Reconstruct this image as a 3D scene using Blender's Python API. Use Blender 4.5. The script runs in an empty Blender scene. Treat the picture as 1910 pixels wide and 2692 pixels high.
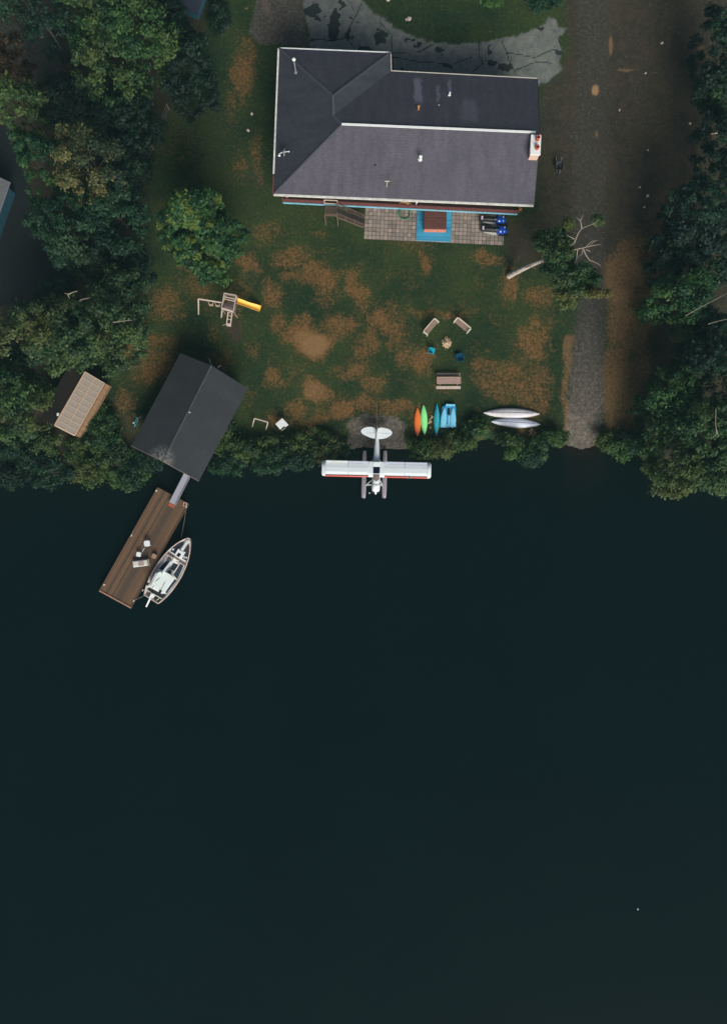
import bpy, math, random
import numpy as np
from mathutils import Vector, Matrix
C = bpy.context.scene
COL = C.collection
R = math.radians
rnd = random.Random(7)

# ------------------------------------------------------------------ camera
H = 82.0                      # drone height above the water
FPX = 2179.0                  # focal length in photo pixels (1910 x 2692)
cam_d = bpy.data.cameras.new("camera"); cam = bpy.data.objects.new("camera", cam_d); COL.objects.link(cam)
cam.location = (0, 0, H); cam.rotation_euler = (0, 0, 0)
cam_d.sensor_fit = 'VERTICAL'; cam_d.sensor_height = 24; cam_d.sensor_width = 24
cam_d.lens = 24 * FPX / 2692.0
cam_d.clip_start = 0.5; cam_d.clip_end = 5000
C.camera = cam
# ------------------------------------------------------------------ sky, sun, exposure
SUN_EL, SUN_AZ = 33.0, 164.0   # compass azimuth, north = +Y
w = bpy.data.worlds.new("World"); C.world = w; w.use_nodes = True
nt = w.node_tree; bg = nt.nodes['Background']
sky = nt.nodes.new('ShaderNodeTexSky'); sky.sky_type = 'NISHITA'; sky.sun_disc = False
sky.sun_elevation = R(SUN_EL); sky.sun_rotation = R(SUN_AZ)
sky.air_density = 1.0; sky.dust_density = 5.0; sky.ozone_density = 1.0
nt.links.new(sky.outputs[0], bg.inputs[0]); bg.inputs[1].default_value = 0.055
sl = bpy.data.lights.new("sun", 'SUN'); so = bpy.data.objects.new("sun", sl); COL.objects.link(so)
sl.energy = 3.0; sl.angle = R(34); sl.color = (1, .99, .95)
so.location = (0, 0, 60)
sd = Vector((math.sin(R(SUN_AZ)) * math.cos(R(SUN_EL)), math.cos(R(SUN_AZ)) * math.cos(R(SUN_EL)), math.sin(R(SUN_EL))))
so.rotation_euler = sd.to_track_quat('Z', 'Y').to_euler()
C.view_settings.view_transform = 'Standard'; C.view_settings.look = 'None'
C.view_settings.exposure = 0.41; C.view_settings.gamma = 1.0
C.render.engine = 'CYCLES'
C.cycles.max_bounces = 6; C.cycles.diffuse_bounces = 2; C.cycles.glossy_bounces = 2
C.cycles.transmission_bounces = 4; C.cycles.transparent_max_bounces = 8; C.cycles.volume_bounces = 0

GZ = 0.9                      # lawn level above the water
def P(px, py, z=GZ):
    k = (H - z) / FPX
    return Vector(((px - 955) * k, -(py - 1346) * k, z))
def s2l(c):
    return tuple(((v / 255) / 12.92 if v / 255 <= .04045 else ((v / 255 + .055) / 1.055) ** 2.4) for v in c)

# ------------------------------------------------------------------ mesh builder
class MB:
    def __init__(s): s.v = []; s.f = []; s.m = []; s.sm = []
    def add(s, vs, fs, mi=0, smooth=False):
        b = len(s.v); s.v += [tuple(v) for v in vs]
        for f in fs: s.f.append([b + i for i in f]); s.m.append(mi); s.sm.append(smooth)
    def box(s, c, d, rz=0, mi=0, tilt=None):
        M = Matrix.Rotation(rz, 3, 'Z')
        if tilt: M = M @ tilt
        vs = [Vector(c) + M @ Vector((x * d[0] / 2, y * d[1] / 2, z * d[2] / 2)) for x in (-1, 1) for y in (-1, 1) for z in (-1, 1)]
        s.add(vs, [(0, 1, 3, 2), (4, 6, 7, 5), (0, 4, 5, 1), (2, 3, 7, 6), (0, 2, 6, 4), (1, 5, 7, 3)], mi)
    def beam(s, a, b, w, h, mi=0):
        a, b = Vector(a), Vector(b); d = (b - a); L = d.length
        if L < 1e-6: return
        d.normalize(); up = Vector((0, 0, 1))
        if abs(d.z) > .98: up = Vector((0, 1, 0))
        r = d.cross(up).normalized(); u = r.cross(d).normalized()
        vs = [p + r * (x * w / 2) + u * (y * h / 2) for p in (a, b) for x, y in ((-1, -1), (1, -1), (1, 1), (-1, 1))]
        s.add(vs, [(3, 2, 1, 0), (4, 5, 6, 7), (0, 1, 5, 4), (1, 2, 6, 5), (2, 3, 7, 6), (3, 0, 4, 7)], mi)
    def path(s, pts, rad, n=8, mi=0, closed=False, cap=True):
        pts = [Vector(p) for p in pts]; N = len(pts)
        if not hasattr(rad, '__len__'): rad = [rad] * N
        ring = []; ref = Vector((0, 0, 1))
        for i, p in enumerate(pts):
            a = pts[(i - 1) % N] if (closed or i) else p; b = pts[(i + 1) % N] if (closed or i < N - 1) else p
            d = (b - a).normalized()
            if abs(d.dot(ref)) > .95: ref = Vector((1, 0, 0)) if abs(d.x) < .9 else Vector((0, 1, 0))
            u = (ref - d * ref.dot(d)).normalized(); v = d.cross(u); ref = u
            ring.append([p + (u * math.cos(t) + v * math.sin(t)) * rad[i] for t in [2 * math.pi * k / n for k in range(n)]])
        vs = [q for r_ in ring for q in r_]; fs = []
        for i in range(N if closed else N - 1):
            j = (i + 1) % N
            for k in range(n):
                k2 = (k + 1) % n; fs.append((i * n + k, i * n + k2, j * n + k2, j * n + k))
        s.add(vs, fs, mi, True)
        if cap and not closed:
            s.add(ring[0], [tuple(range(n))[::-1]], mi); s.add(ring[-1], [tuple(range(n))], mi)
    def prism(s, poly, z0, z1, mi=0):
        n = len(poly); A = sum(poly[i][0] * poly[(i + 1) % n][1] - poly[(i + 1) % n][0] * poly[i][1] for i in range(n))
        if A < 0: poly = poly[::-1]
        f0 = (lambda i: z0) if not callable(z0) else (lambda i: z0(*poly[i][:2])); f1 = (lambda i: z1) if not callable(z1) else (lambda i: z1(*poly[i][:2]))
        vs = [(poly[i][0], poly[i][1], f0(i)) for i in range(n)] + [(poly[i][0], poly[i][1], f1(i)) for i in range(n)]
        s.add(vs, [tuple(range(n))[::-1], tuple(range(n, 2 * n))] + [(i, (i + 1) % n, n + (i + 1) % n, n + i) for i in range(n)], mi)
    def loft(s, rings, mi=0, cap=True, smooth=True, closed=True):
        n = len(rings[0]); vs = [q for r_ in rings for q in r_]; fs = []
        for i in range(len(rings) - 1):
            for k in range(n if closed else n - 1):
                k2 = (k + 1) % n; fs.append((i * n + k, i * n + k2, (i + 1) * n + k2, (i + 1) * n + k))
        s.add(vs, fs, mi, smooth)
        if cap:
            s.add(rings[0], [tuple(range(n))[::-1]], mi); s.add(rings[-1], [tuple(range(n))], mi)
    def ball(s, c, r, nu=10, nv=6, mi=0, jit=0):
        if not hasattr(r, '__len__'): r = (r, r, r)
        vs = [(c[0], c[1], c[2] + r[2])]
        for i in range(1, nv):
            t = math.pi * i / nv
            for k in range(nu):
                a = 2 * math.pi * k / nu; q = 1 + rnd.uniform(-jit, jit)
                vs.append((c[0] + r[0] * q * math.sin(t) * math.cos(a), c[1] + r[1] * q * math.sin(t) * math.sin(a), c[2] + r[2] * q * math.cos(t)))
        vs.append((c[0], c[1], c[2] - r[2])); fs = []
        for k in range(nu): fs.append((0, 1 + k, 1 + (k + 1) % nu))
        for i in range(nv - 2):
            for k in range(nu):
                a = 1 + i * nu + k; b = 1 + i * nu + (k + 1) % nu; fs.append((a, a + nu, b + nu, b))
        L = len(vs) - 1
        for k in range(nu): fs.append((L, 1 + (nv - 2) * nu + (k + 1) % nu, 1 + (nv - 2) * nu + k))
        s.add(vs, fs, mi, jit == 0)
    def disc(s, c, r, h, n=16, mi=0): s.prism([(c[0] + r * math.cos(2 * math.pi * k / n), c[1] + r * math.sin(2 * math.pi * k / n)) for k in range(n)], c[2], c[2] + h, mi)

def tag(o, label=None, cat=None, group=None, kind=None):
    if label: o['label'] = label
    if cat: o['category'] = cat
    if group: o['group'] = group
    if kind: o['kind'] = kind
    return o
def thing(name, label, cat, loc=(0, 0, 0), rz=0, group=None):
    o = bpy.data.objects.new(name, None); COL.objects.link(o); o.empty_display_size = .3
    o.location = loc; o.rotation_euler = (0, 0, rz)
    return tag(o, label, cat, group)
def obj(name, mb, mats, parent=None, label=None, bevel=0):
    me = bpy.data.meshes.new(name); me.from_pydata([tuple(v) for v in mb.v], [], mb.f)
    me.polygons.foreach_set('material_index', mb.m); me.polygons.foreach_set('use_smooth', mb.sm)
    for m in (mats if isinstance(mats, (list, tuple)) else [mats]): me.materials.append(m)
    me.update(); o = bpy.data.objects.new(name, me); COL.objects.link(o)
    if parent: o.parent = parent
    if label: o['label'] = label
    if bevel:
        b = o.modifiers.new('bevel', 'BEVEL'); b.width = bevel; b.segments = 2; b.limit_method = 'ANGLE'
    return o
def loc_fn(root):
    M = (Matrix.Translation(root.location) @ root.rotation_euler.to_matrix().to_4x4()).inverted()
    return lambda px, py, z=GZ: M @ P(px, py, z)

# ------------------------------------------------------------------ materials
class NT:
    def __init__(s, name):
        s.m = bpy.data.materials.new(name); s.m.use_nodes = True; s.t = s.m.node_tree
        s.b = s.t.nodes['Principled BSDF']; s.out = s.t.nodes['Material Output']
    def n(s, ty, **k):
        x = s.t.nodes.new(ty)
        for a, v in k.items(): setattr(x, a, v)
        return x
    def l(s, a, b): s.t.links.new(a, b)
    def coord(s, kind='Object'): return s.n('ShaderNodeTexCoord').outputs[kind]
    def noise(s, vec, scale, detail=4, rough=.6):
        x = s.n('ShaderNodeTexNoise'); x.inputs['Scale'].default_value = scale; x.inputs['Detail'].default_value = detail; x.inputs['Roughness'].default_value = rough
        s.l(vec, x.inputs['Vector']); return x.outputs['Fac']
    def ramp(s, fac, stops, interp='LINEAR'):
        x = s.n('ShaderNodeValToRGB'); e = x.color_ramp.elements; x.color_ramp.interpolation = interp
        while len(e) < len(stops): e.new(.5)
        for i, (p, c) in enumerate(stops): e[i].position = p; e[i].color = (*c, 1) if len(c) == 3 else c
        s.l(fac, x.inputs[0]); return x.outputs[0]
    def mix(s, fac, a, b, mode='MIX'):
        x = s.n('ShaderNodeMix', data_type='RGBA', blend_type=mode)
        for i, v in ((0, fac), (6, a), (7, b)):
            if isinstance(v, (int, float)): x.inputs[i].default_value = v
            elif isinstance(v, tuple): x.inputs[i].default_value = (*v, 1)
            else: s.l(v, x.inputs[i])
        return x.outputs[2]
    def math(s, op, a, b=None, c=None, clamp=False):
        x = s.n('ShaderNodeMath', operation=op, use_clamp=clamp)
        for i, v in enumerate((a, b, c)):
            if v is None: continue
            if isinstance(v, (int, float)): x.inputs[i].default_value = v
            else: s.l(v, x.inputs[i])
        return x.outputs[0]
    def bump(s, h, st=.3, d=.02):
        x = s.n('ShaderNodeBump'); x.inputs['Strength'].default_value = st; x.inputs['Distance'].default_value = d
        s.l(h, x.inputs['Height']); s.l(x.outputs[0], s.b.inputs['Normal'])

def mat(name, rgb, rough=.6, var=.25, scale=3, rgb2=None, metal=0, bump=0, coat=0):
    n = NT(name); co = n.coord(); a = s2l(rgb)
    b = s2l(rgb2) if rgb2 else tuple(x * (1 - var) for x in a)
    f = n.noise(co, scale, 6, .65)
    col = n.ramp(f, [(.32, b), (.66, a)])
    n.l(col, n.b.inputs['Base Color'])
    n.b.inputs['Roughness'].default_value = rough; n.b.inputs['Metallic'].default_value = metal
    if coat: n.b.inputs['Coat Weight'].default_value = coat
    if bump: n.bump(n.noise(co, scale * 6, 3), bump, .02)
    return n.m
def wood(name, rgb, rgb2, axis=0, board=.14, gap=.1, rough=.75, rot=0, dark=(14, 14, 14)):
    n = NT(name); co = n.coord()
    mp = n.n('ShaderNodeMapping'); n.l(co, mp.inputs[0]); mp.inputs['Rotation'].default_value = (0, 0, rot)
    sp = n.n('ShaderNodeSeparateXYZ'); n.l(mp.outputs[0], sp.inputs[0])
    v = n.math('DIVIDE', sp.outputs[1 - axis], board)
    fr = n.math('FRACT', v); fl = n.math('FLOOR', v)
    wn = n.n('ShaderNodeTexWhiteNoise', noise_dimensions='1D'); n.l(fl, wn.inputs['W'])
    mp2 = n.n('ShaderNodeMapping'); n.l(mp.outputs[0], mp2.inputs[0])
    mp2.inputs['Scale'].default_value = (.6, 9, 3) if axis == 0 else (9, .6, 3)
    g = n.noise(mp2.outputs[0], 2.2, 5, .7)
    f = n.math('ADD', n.math('MULTIPLY', wn.outputs[0], .55), n.math('MULTIPLY', g, .55))
    col = n.ramp(f, [(.2, s2l(rgb2)), (.8, s2l(rgb))])
    line = n.math('LESS_THAN', fr, gap)
    col = n.mix(line, col, s2l(dark)); n.l(col, n.b.inputs['Base Color']); n.b.inputs['Roughness'].default_value = rough
    n.bump(n.math('SUBTRACT', 1.0, line), .5, .01)
    return n.m

M = {}
M['white'] = mat('white_paint', (232, 236, 234), .4, .12, 2)
M['plane_white'] = mat('plane_white', (228, 236, 238), .28, .06, 1.2, coat=.2)
M['white_worn'] = mat('white_worn', (225, 224, 216), .6, .35, 2.5)
M['cream'] = mat('cream', (218, 212, 196), .6, .2, 2)
M['black'] = mat('black_rubber', (22, 26, 30), .5, .2, 4)
M['glass'] = mat('dark_glass', (14, 26, 38), .08, .1, 1)
M['navy'] = mat('navy_deck', (34, 40, 58), .75, .3, 5)
M['steel'] = mat('galvanised', (150, 150, 160), .45, .25, 4, metal=.3)
M['metal_dark'] = mat('dark_metal', (55, 58, 62), .5, .3, 4, metal=.4)
M['rope'] = mat('rope', (150, 140, 125), .9, .2, 8)
M['red'] = mat('red_paint', (206, 84, 68), .35, .15, 4)
M['brick'] = mat('pink_brick', (214, 184, 168), .8, .3, 9)
M['terracotta'] = mat('terracotta', (176, 78, 58), .8, .3, 6)
M['bark'] = mat('bark', (84, 76, 66), .9, .5, 6, bump=.5)
M['birch'] = mat('birch_bark', (206, 196, 182), .8, .1, 5, rgb2=(120, 108, 96), bump=.4)
M['deadwood'] = mat('dead_wood', (150, 138, 124), .85, .3, 6)
M['driftwood'] = mat('driftwood', (235, 205, 170), .85, .45, 7)
M['weathered'] = wood('weathered_boards', (190, 168, 156), (120, 100, 92), 0, .14, .1)
M['weathered_y'] = wood('weathered_boards_y', (190, 168, 156), (120, 100, 92), 1, .14, .1)
M['pale_wood'] = mat('pale_wood', (214, 196, 180), .8, .3, 5)
M['log_grey'] = mat('grey_post', (140, 124, 116), .85, .3, 6)
M['dock'] = wood('dock_boards', (112, 82, 56), (66, 54, 42), 0, .2, .14, dark=(34, 30, 26))
M['deck_brown'] = wood('deck_boards', (84, 58, 52), (60, 44, 42), 0, .14, .08, dark=(30, 22, 22))
M['rail_red'] = mat('red_brown_stain', (108, 62, 60), .7, .3, 5)
M['blue_trim'] = mat('blue_trim', (140, 190, 222), .5, .15, 2, rgb2=(90, 172, 178))
M['tub_mat'] = wood('blue_platform', (62, 160, 196), (40, 128, 168), 0, .12, .1, dark=(20, 90, 125))
M['tub_cover'] = mat('brown_vinyl', (98, 60, 54), .6, .3, 3)
M['tub_side'] = mat('orange_cedar', (205, 120, 92), .6, .2, 4)
M['hose'] = mat('green_hose', (60, 150, 105), .4, .25, 8)
M['sm_blue'] = mat('blue_cowl', (10, 66, 165), .15, .2, 2, coat=.8)
M['sm_white'] = mat('grey_white_panel', (200, 202, 192), .4, .2, 4)
M['kayak_o'] = mat('orange_plastic', (255, 132, 56), .45, .12, 3)
M['kayak_g'] = mat('green_plastic', (150, 255, 156), .45, .15, 3)
M['kayak_t'] = mat('teal_plastic', (34, 182, 202), .45, .25, 3)
M['pedal'] = mat('pale_blue_plastic', (134, 214, 242), .45, .12, 3)
M['pedal_dark'] = mat('blue_plastic', (60, 160, 206), .45, .2, 3)
M['cyan'] = mat('cyan_plastic', (24, 188, 212), .4, .1, 3)
M['dblue'] = mat('dark_blue_plastic', (20, 92, 126), .4, .35, 5)
M['canoe'] = mat('canoe_grey', (216, 212, 214), .5, .18, 3)
M['yellow'] = mat('yellow_plastic', (246, 182, 58), .4, .12, 3)
M['dog'] = mat('tan_fur', (226, 178, 120), .9, .3, 5)
M['pink'] = mat('lilac_cloth', (214, 190, 214), .9, .1, 4)
M['orange_fl'] = mat('orange_petals', (232, 140, 30), .7, .3, 9)
M['leaf_pot'] = mat('pot_leaf', (60, 76, 50), .7, .4, 9)
M['siding'] = wood('siding', (150, 142, 132), (140, 132, 124), 0, .2, .06)
M['teal_wall'] = mat('teal_wall', (34, 82, 100), .7, .25, 2)
M['wood_wall'] = wood('brown_board_wall', (142, 112, 84), (104, 82, 62), 0, .2, .08, dark=(70, 50, 36))
M['batten'] = mat('tan_batten', (192, 166, 138), .7, .2, 5)
M['grey_board'] = mat('grey_plastic_panel', (128, 118, 108), .55, .2, 7)
M['brown_roof'] = mat('brown_felt', (52, 44, 38), .9, .35, 3, bump=.2)
M['dish'] = mat('dish_grey', (150, 156, 160), .5, .15, 5)
M['pinkmetal'] = mat('weathered_float', (176, 168, 178), .4, .3, 6, metal=.25)
M['foot'] = mat('rust_pad', (168, 86, 56), .8, .2, 6)
M['screen'] = mat('windscreen', (104, 90, 88), .15, .3, 4)

def shingles(name, a, b, swap=False, streaks=()):
    n = NT(name); co = n.coord(); sp = n.n('ShaderNodeSeparateXYZ'); n.l(co, sp.inputs[0])
    x, y = sp.outputs[0], sp.outputs[1]
    cb = n.n('ShaderNodeCombineXYZ'); n.l(y if swap else x, cb.inputs[0]); n.l(x if swap else y, cb.inputs[1])
    br = n.n('ShaderNodeTexBrick'); n.l(cb.outputs[0], br.inputs['Vector']); br.inputs['Scale'].default_value = 1
    br.inputs['Brick Width'].default_value = .32; br.inputs['Row Height'].default_value = .16; br.inputs['Mortar Size'].default_value = .012
    br.inputs['Color1'].default_value = (*s2l(a), 1); br.inputs['Color2'].default_value = (*[v * .8 for v in s2l(a)], 1); br.inputs['Mortar'].default_value = (*[v * .45 for v in s2l(a)], 1)
    br.inputs['Bias'].default_value = .1
    f1 = n.noise(co, .35, 5, .6); f2 = n.noise(co, 9, 3, .7)
    mp = n.n('ShaderNodeMapping'); n.l(co, mp.inputs[0]); mp.inputs['Scale'].default_value = (.25, 2, 1) if swap else (2, .25, 1)
    f3 = n.noise(mp.outputs[0], .8, 4, .6)
    col = n.mix(n.math('MULTIPLY', n.ramp(f1, [(.35, (0, 0, 0)), (.65, (1, 1, 1))]), .5), br.outputs[0], s2l(b))
    v = n.math('ADD', n.math('MULTIPLY', f2, 1.1), n.math('MULTIPLY', f3, 1.0))
    mul = n.math('ADD', v, .02)
    cc = n.n('ShaderNodeCombineColor'); [n.l(mul, cc.inputs[i]) for i in range(3)]
    col = n.mix(1.0, col, cc.outputs[0], 'MULTIPLY')
    for (x0, x1, y0, y1, st) in streaks:   # pale rain-washed streaks below the metal flashings
        wob = n.math('MULTIPLY', n.math('SUBTRACT', n.noise(co, 1.1, 4), .5), .8)
        X = n.math('ADD', x, wob); cx, hw = (x0 + x1) / 2, (x1 - x0) / 2; cy, hh = (y0 + y1) / 2, (y1 - y0) / 2
        dx = n.math('DIVIDE', n.math('ABSOLUTE', n.math('SUBTRACT', X, cx)), hw); dy = n.math('DIVIDE', n.math('ABSOLUTE', n.math('SUBTRACT', y, cy)), hh)
        fx = n.math('MULTIPLY', n.math('MULTIPLY', n.math('SUBTRACT', 1.3, dx), 1.3, clamp=True), n.math('ADD', n.noise(co, 2.5, 4), .55), clamp=True); fy = n.math('MULTIPLY', n.math('SUBTRACT', 1.15, dy), 2.5, clamp=True)
        ff = n.math('MULTIPLY', n.math('MULTIPLY', fx, fy), st)
        col = n.mix(ff, col, tuple(min(1, v * 2.4) for v in s2l(a)))
    n.l(col, n.b.inputs['Base Color']); n.b.inputs['Roughness'].default_value = .85
    n.bump(br.outputs['Fac'], -.4, .01)
    return n.m

# ------------------------------------------------------------------ numpy helpers
rng = np.random.default_rng(11)
LAT = rng.random((256, 256))
def vnoise(x, y):
    xi = np.floor(x).astype(int); yi = np.floor(y).astype(int); fx = x - xi; fy = y - yi
    fx = fx * fx * (3 - 2 * fx); fy = fy * fy * (3 - 2 * fy)
    g = lambda a, b: LAT[a % 256, b % 256]
    return (g(xi, yi) * (1 - fx) + g(xi + 1, yi) * fx) * (1 - fy) + (g(xi, yi + 1) * (1 - fx) + g(xi + 1, yi + 1) * fx) * fy
def fbm(x, y, o=4):
    s = 0; a = .5
    for i in range(o): s = s + a * vnoise(x * 2 ** i + 17 * i, y * 2 ** i + 31 * i); a *= .5
    return s / (1 - .5 ** o)
def sst(a, b, x): t = np.clip((x - a) / (b - a), 0, 1); return t * t * (3 - 2 * t)
def poly_sd(px, py, poly):           # signed distance, positive inside (photo pixels)
    d = np.full(px.shape, 1e9); ins = np.zeros(px.shape, bool); n = len(poly)
    for i in range(n):
        x0, y0 = poly[i]; x1, y1 = poly[(i + 1) % n]; ex, ey = x1 - x0, y1 - y0
        t = np.clip(((px - x0) * ex + (py - y0) * ey) / (ex * ex + ey * ey + 1e-9), 0, 1)
        d = np.minimum(d, np.hypot(px - x0 - t * ex, py - y0 - t * ey))
        c = (y0 > py) != (y1 > py); ins ^= c & (px < (x1 - x0) * (py - y0) / (y1 - y0 + 1e-12) + x0)
    return np.where(ins, d, -d)

# ------------------------------------------------------------------ ground: one sheet, split by surface
SH = [(-400, 1235), (0, 1225), (330, 1222), (420, 1195), (540, 1185), (620, 1200), (880, 1198), (915, 1176), (1065, 1176), (1090, 1176), (1230, 1166), (1290, 1150), (1320, 1164), (1470, 1158), (1486, 1162), (1505, 1171), (1530, 1176), (1556, 1173), (1572, 1164), (1640, 1164), (1700, 1190), (1910, 1240), (2400, 1260)]
def axis(lo, hi, step, far, ):
    a = list(np.arange(lo, hi + 1e-6, step)); d = step; x = lo
    left = []
    while x > far[0]: d *= 1.35; x -= d; left.append(x)
    d = step; x = a[-1]; right = []
    while x < far[1]: d *= 1.35; x += d; right.append(x)
    return np.array(left[::-1] + a + right)
xs = axis(-37, 37, .15, (-900, 900)); ys = axis(2, 52.5, .15, (-900, 900))
GX, GY = np.meshgrid(xs, ys)
k0 = (H - GZ) / FPX
PX = 955 + GX / k0; PY = 1346 - GY / k0
wx = (fbm(GX * .35, GY * .35, 5) - .5); wy = (fbm(GX * .35 + 50, GY * .35 + 90, 5) - .5)
PXw = PX + wx * 60; PYw = PY + wy * 60
PXs = PX + wx * 16; PYs = PY + wy * 16
shy = np.interp(PX, [a for a, b in SH], [b for a, b in SH]) + (fbm(GX * .6, GX * 0 + 3, 3) - .5) * 10
dsh = (shy - PY) * k0                       # metres inland
beach = sst(-40, 10, 75 - np.abs(PX - 990)) ; ramp = sst(-10, 20, 50 - np.abs(PX - 1525))
wid = 1.0 + 2.6 * np.maximum(beach, ramp)
HZ = np.where(dsh > 0, GZ * sst(0, 1, dsh / wid) ** .8, -1.8 * sst(0, 1, -dsh / (2.5 + 3 * ramp)))
HZ = np.where((dsh > 0), HZ + .02, HZ)
HZ = HZ + np.where(dsh > 3, (fbm(GX * .3, GY * .3, 3) - .5) * .06, 0)
far = sst(60, 300, np.hypot(GX, GY)); HZ = HZ + far * np.where(dsh > 0, fbm(GX * .01, GY * .01, 3) * 10, 0)

dry = [(764, 680, 45, 36, .7), (815, 732, 70, 34, .7), (720, 775, 28, 32, .7), (852, 760, 38, 48, .7), (938, 752, 34, 44, .75), (800, 855, 36, 24, .7), (826, 912, 52, 38, 1.5), (790, 876, 55, 34, 1.0), (730, 845, 24, 28, .7),
       (880, 870, 50, 34, .6), (958, 918, 34, 44, .7), (938, 982, 50, 28, .7), (985, 844, 34, 24, .6), (1032, 865, 50, 34, .55), (1044, 902, 44, 24, .5), (1090, 940, 40, 28, .65), (826, 1030, 34, 34, .95), (773, 1077, 34, 28, .8),
       (730, 998, 34, 28, .6), (980, 1024, 36, 34, .6), (937, 1078, 110, 24, .7), (1043, 1078, 64, 22, .75), (1170, 823, 84, 15, .5), (1122, 702, 15, 40, .5), (1276, 675, 44, 24, .65), (1335, 750, 24, 60, .75), (1418, 776, 42, 36, .6),
       (1330, 1003, 78, 50, .7), (1276, 960, 36, 18, .5), (1408, 1025, 44, 84, .6), (1398, 897, 34, 56, .45), (656, 918, 20, 34, .45), (842, 616, 20, 16, .4), (1170, 1020, 34, 20, .4), (1105, 970, 40, 18, .45), (1330, 1130, 50, 16, .5),
       (640, 190, 36, 80, .75), (610, 280, 30, 60, .4), (680, 420, 14, 80, .55), (640, 440, 20, 50, .4), (345, 900, 44, 60, .75), (400, 960, 60, 50, .7), (430, 905, 40, 30, .6), (330, 1060, 40, 60, .7), (300, 1130, 50, 40, .5), (355, 1130, 20, 40, .8),
       (430, 800, 60, 50, .6), (560, 870, 28, 28, .4), (480, 700, 30, 40, .35), (540, 800, 24, 20, .3), (780, 1110, 60, 14, .5), (870, 1100, 60, 16, .7), (1100, 1110, 30, 40, .45), (620, 130, 20, 50, .3), (470, 380, 50, 60, .2), (470, 560, 60, 50, .4), (520, 750, 50, 40, .5), (620, 770, 40, 60, .45), (700, 610, 50, 30, .4), (560, 960, 40, 40, .35), (660, 700, 40, 40, .4)]
D = np.zeros_like(PX)
for (cx, cy, rx, ry, s) in dry:
    q = np.hypot((PXw - cx) / rx, (PYw - cy) / ry); D = np.maximum(D, s * (1 - sst(.35, 1.5, q)))
lawn = sst(0, 40, poly_sd(PX, PY, [(560, 590), (1420, 620), (1480, 700), (1480, 1180), (560, 1180)]))
D += lawn * np.clip(fbm(GX * .45 + 9, GY * .45, 5) - .5, 0, 1) * 1.7
D += np.clip(fbm(GX * 1.3 + 9, GY * 1.3, 3) - .5, -.2, 1) * .7 * np.clip(D * 3, 0, 1)
# brown rough field on the right of the track and verge at its left
V = np.maximum(sst(-20, 30, poly_sd(PXw, PYw, [(1575, 700), (1650, 620), (1770, 420), (1745, 700), (1712, 900), (1700, 1000), (1690, 1140), (1575, 1140)])), sst(-10, 12, poly_sd(PXw, PYw, [(1478, 890), (1510, 880), (1502, 1000), (1492, 1140), (1474, 1140)])))
V = V * sst(250, 800, PY) * (.85 + (fbm(GX * .8, GY * .8, 4) - .5) * 1.0)
# dirt
DI = sst(-30, 30, poly_sd(PXw, PYw, [(1480, -80), (1900, -80), (1880, 300), (1830, 480), (1720, 640), (1640, 800), (1560, 820), (1490, 760), (1470, 400)]))
DI = np.maximum(DI, .75 * sst(-25, 25, poly_sd(PXw, PYw, [(1400, 240), (1500, 150), (1510, 700), (1330, 700), (1320, 580), (1410, 540)])))
DI = np.maximum(DI, .8 * sst(-20, 20, poly_sd(PXw, PYw, [(1326, 565), (1390, 565), (1400, 640), (1370, 700), (1330, 690)])))
DI = np.maximum(DI, .9 * sst(-12, 12, poly_sd(PXw, PYw, [(600, 820), (635, 830), (640, 880), (600, 890), (590, 850)])))
DI = np.maximum(DI, .6 * sst(-30, 30, poly_sd(PXw, PYw, [(430, 300), (620, 250), (700, 500), (560, 480)])) * fbm(GX * .4, GY * .4, 3))
DI = np.maximum(DI, .8 * sst(-25, 25, poly_sd(PXw, PYw, [(1690, 880), (1800, 900), (1800, 1000), (1690, 1010)])))
FOR = np.maximum(sst(-40, 40, poly_sd(PXw, PYw, [(-900, -400), (560, -400), (540, 60), (470, 260), (400, 420), (370, 560), (390, 760), (290, 840), (240, 1000), (420, 1190), (420, 1400), (-900, 1400)])), sst(-30, 30, poly_sd(PXw, PYw, [(1860, -400), (2900, -400), (2900, 1500), (1700, 1400), (1700, 700), (1830, 480)])))
FOR = np.maximum(FOR, sst(1130, 1165, PY) * (PX > 560) * (PX < 900)); D *= 1 - FOR
DI = np.maximum(DI, .75 * FOR)
# gravel: track, plane beach, ramp, yard north-west of the house
GR = np.maximum(sst(-24, 24, poly_sd(PXs, PYs, [(1515, -100), (1610, -100), (1600, 300), (1590, 640), (1592, 800), (1586, 1060), (1568, 1180), (1570, 1260), (1484, 1260), (1484, 1180), (1492, 1060), (1510, 820), (1500, 700), (1505, 300)])),
                sst(-9, 9, poly_sd(PXw, PYw, [(912, 1150), (914, 1125), (930, 1106), (965, 1099), (1030, 1101), (1052, 1108), (1066, 1128), (1068, 1160), (1064, 1210), (912, 1210)])))
GR *= np.where((PX > 1400) & (PY < 900), .68 + .22 * sst(500, 900, PY) + (fbm(GX * .25, GY * .25, 4) - .5) * .9 * sst(900, 500, PY), 1)
GR = np.clip(GR, 0, 1)
GR = np.maximum(GR, sst(-10, 10, poly_sd(PXs, PYs, [(690, -100), (800, -100), (805, 60), (808, 122), (680, 118), (655, 90), (670, 30)])))
GR = np.maximum(GR, sst(-12, 12, poly_sd(PXs, PYs, [(-40, 0), (40, 60), (150, 60), (170, 130), (160, 250), (90, 240), (20, 160), (-40, 140)])) * .8)
GB = sst(780, 1130, PY) * .85 + (fbm(GX * .5, GY * .12, 4) - .5) * .6                     # gravel is paler near the water
GB = np.where((PX > 640) & (PX < 860) & (PY < 160), .38 + (fbm(GX * .5, GY * .5, 4) - .5) * .8, GB)
# asphalt yard at the left
AS = sst(-14, 14, poly_sd(PXs, PYs, [(-500, 300), (20, 330), (50, 420), (90, 520), (140, 600), (210, 700), (190, 770), (60, 800), (-500, 820)]))
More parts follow.
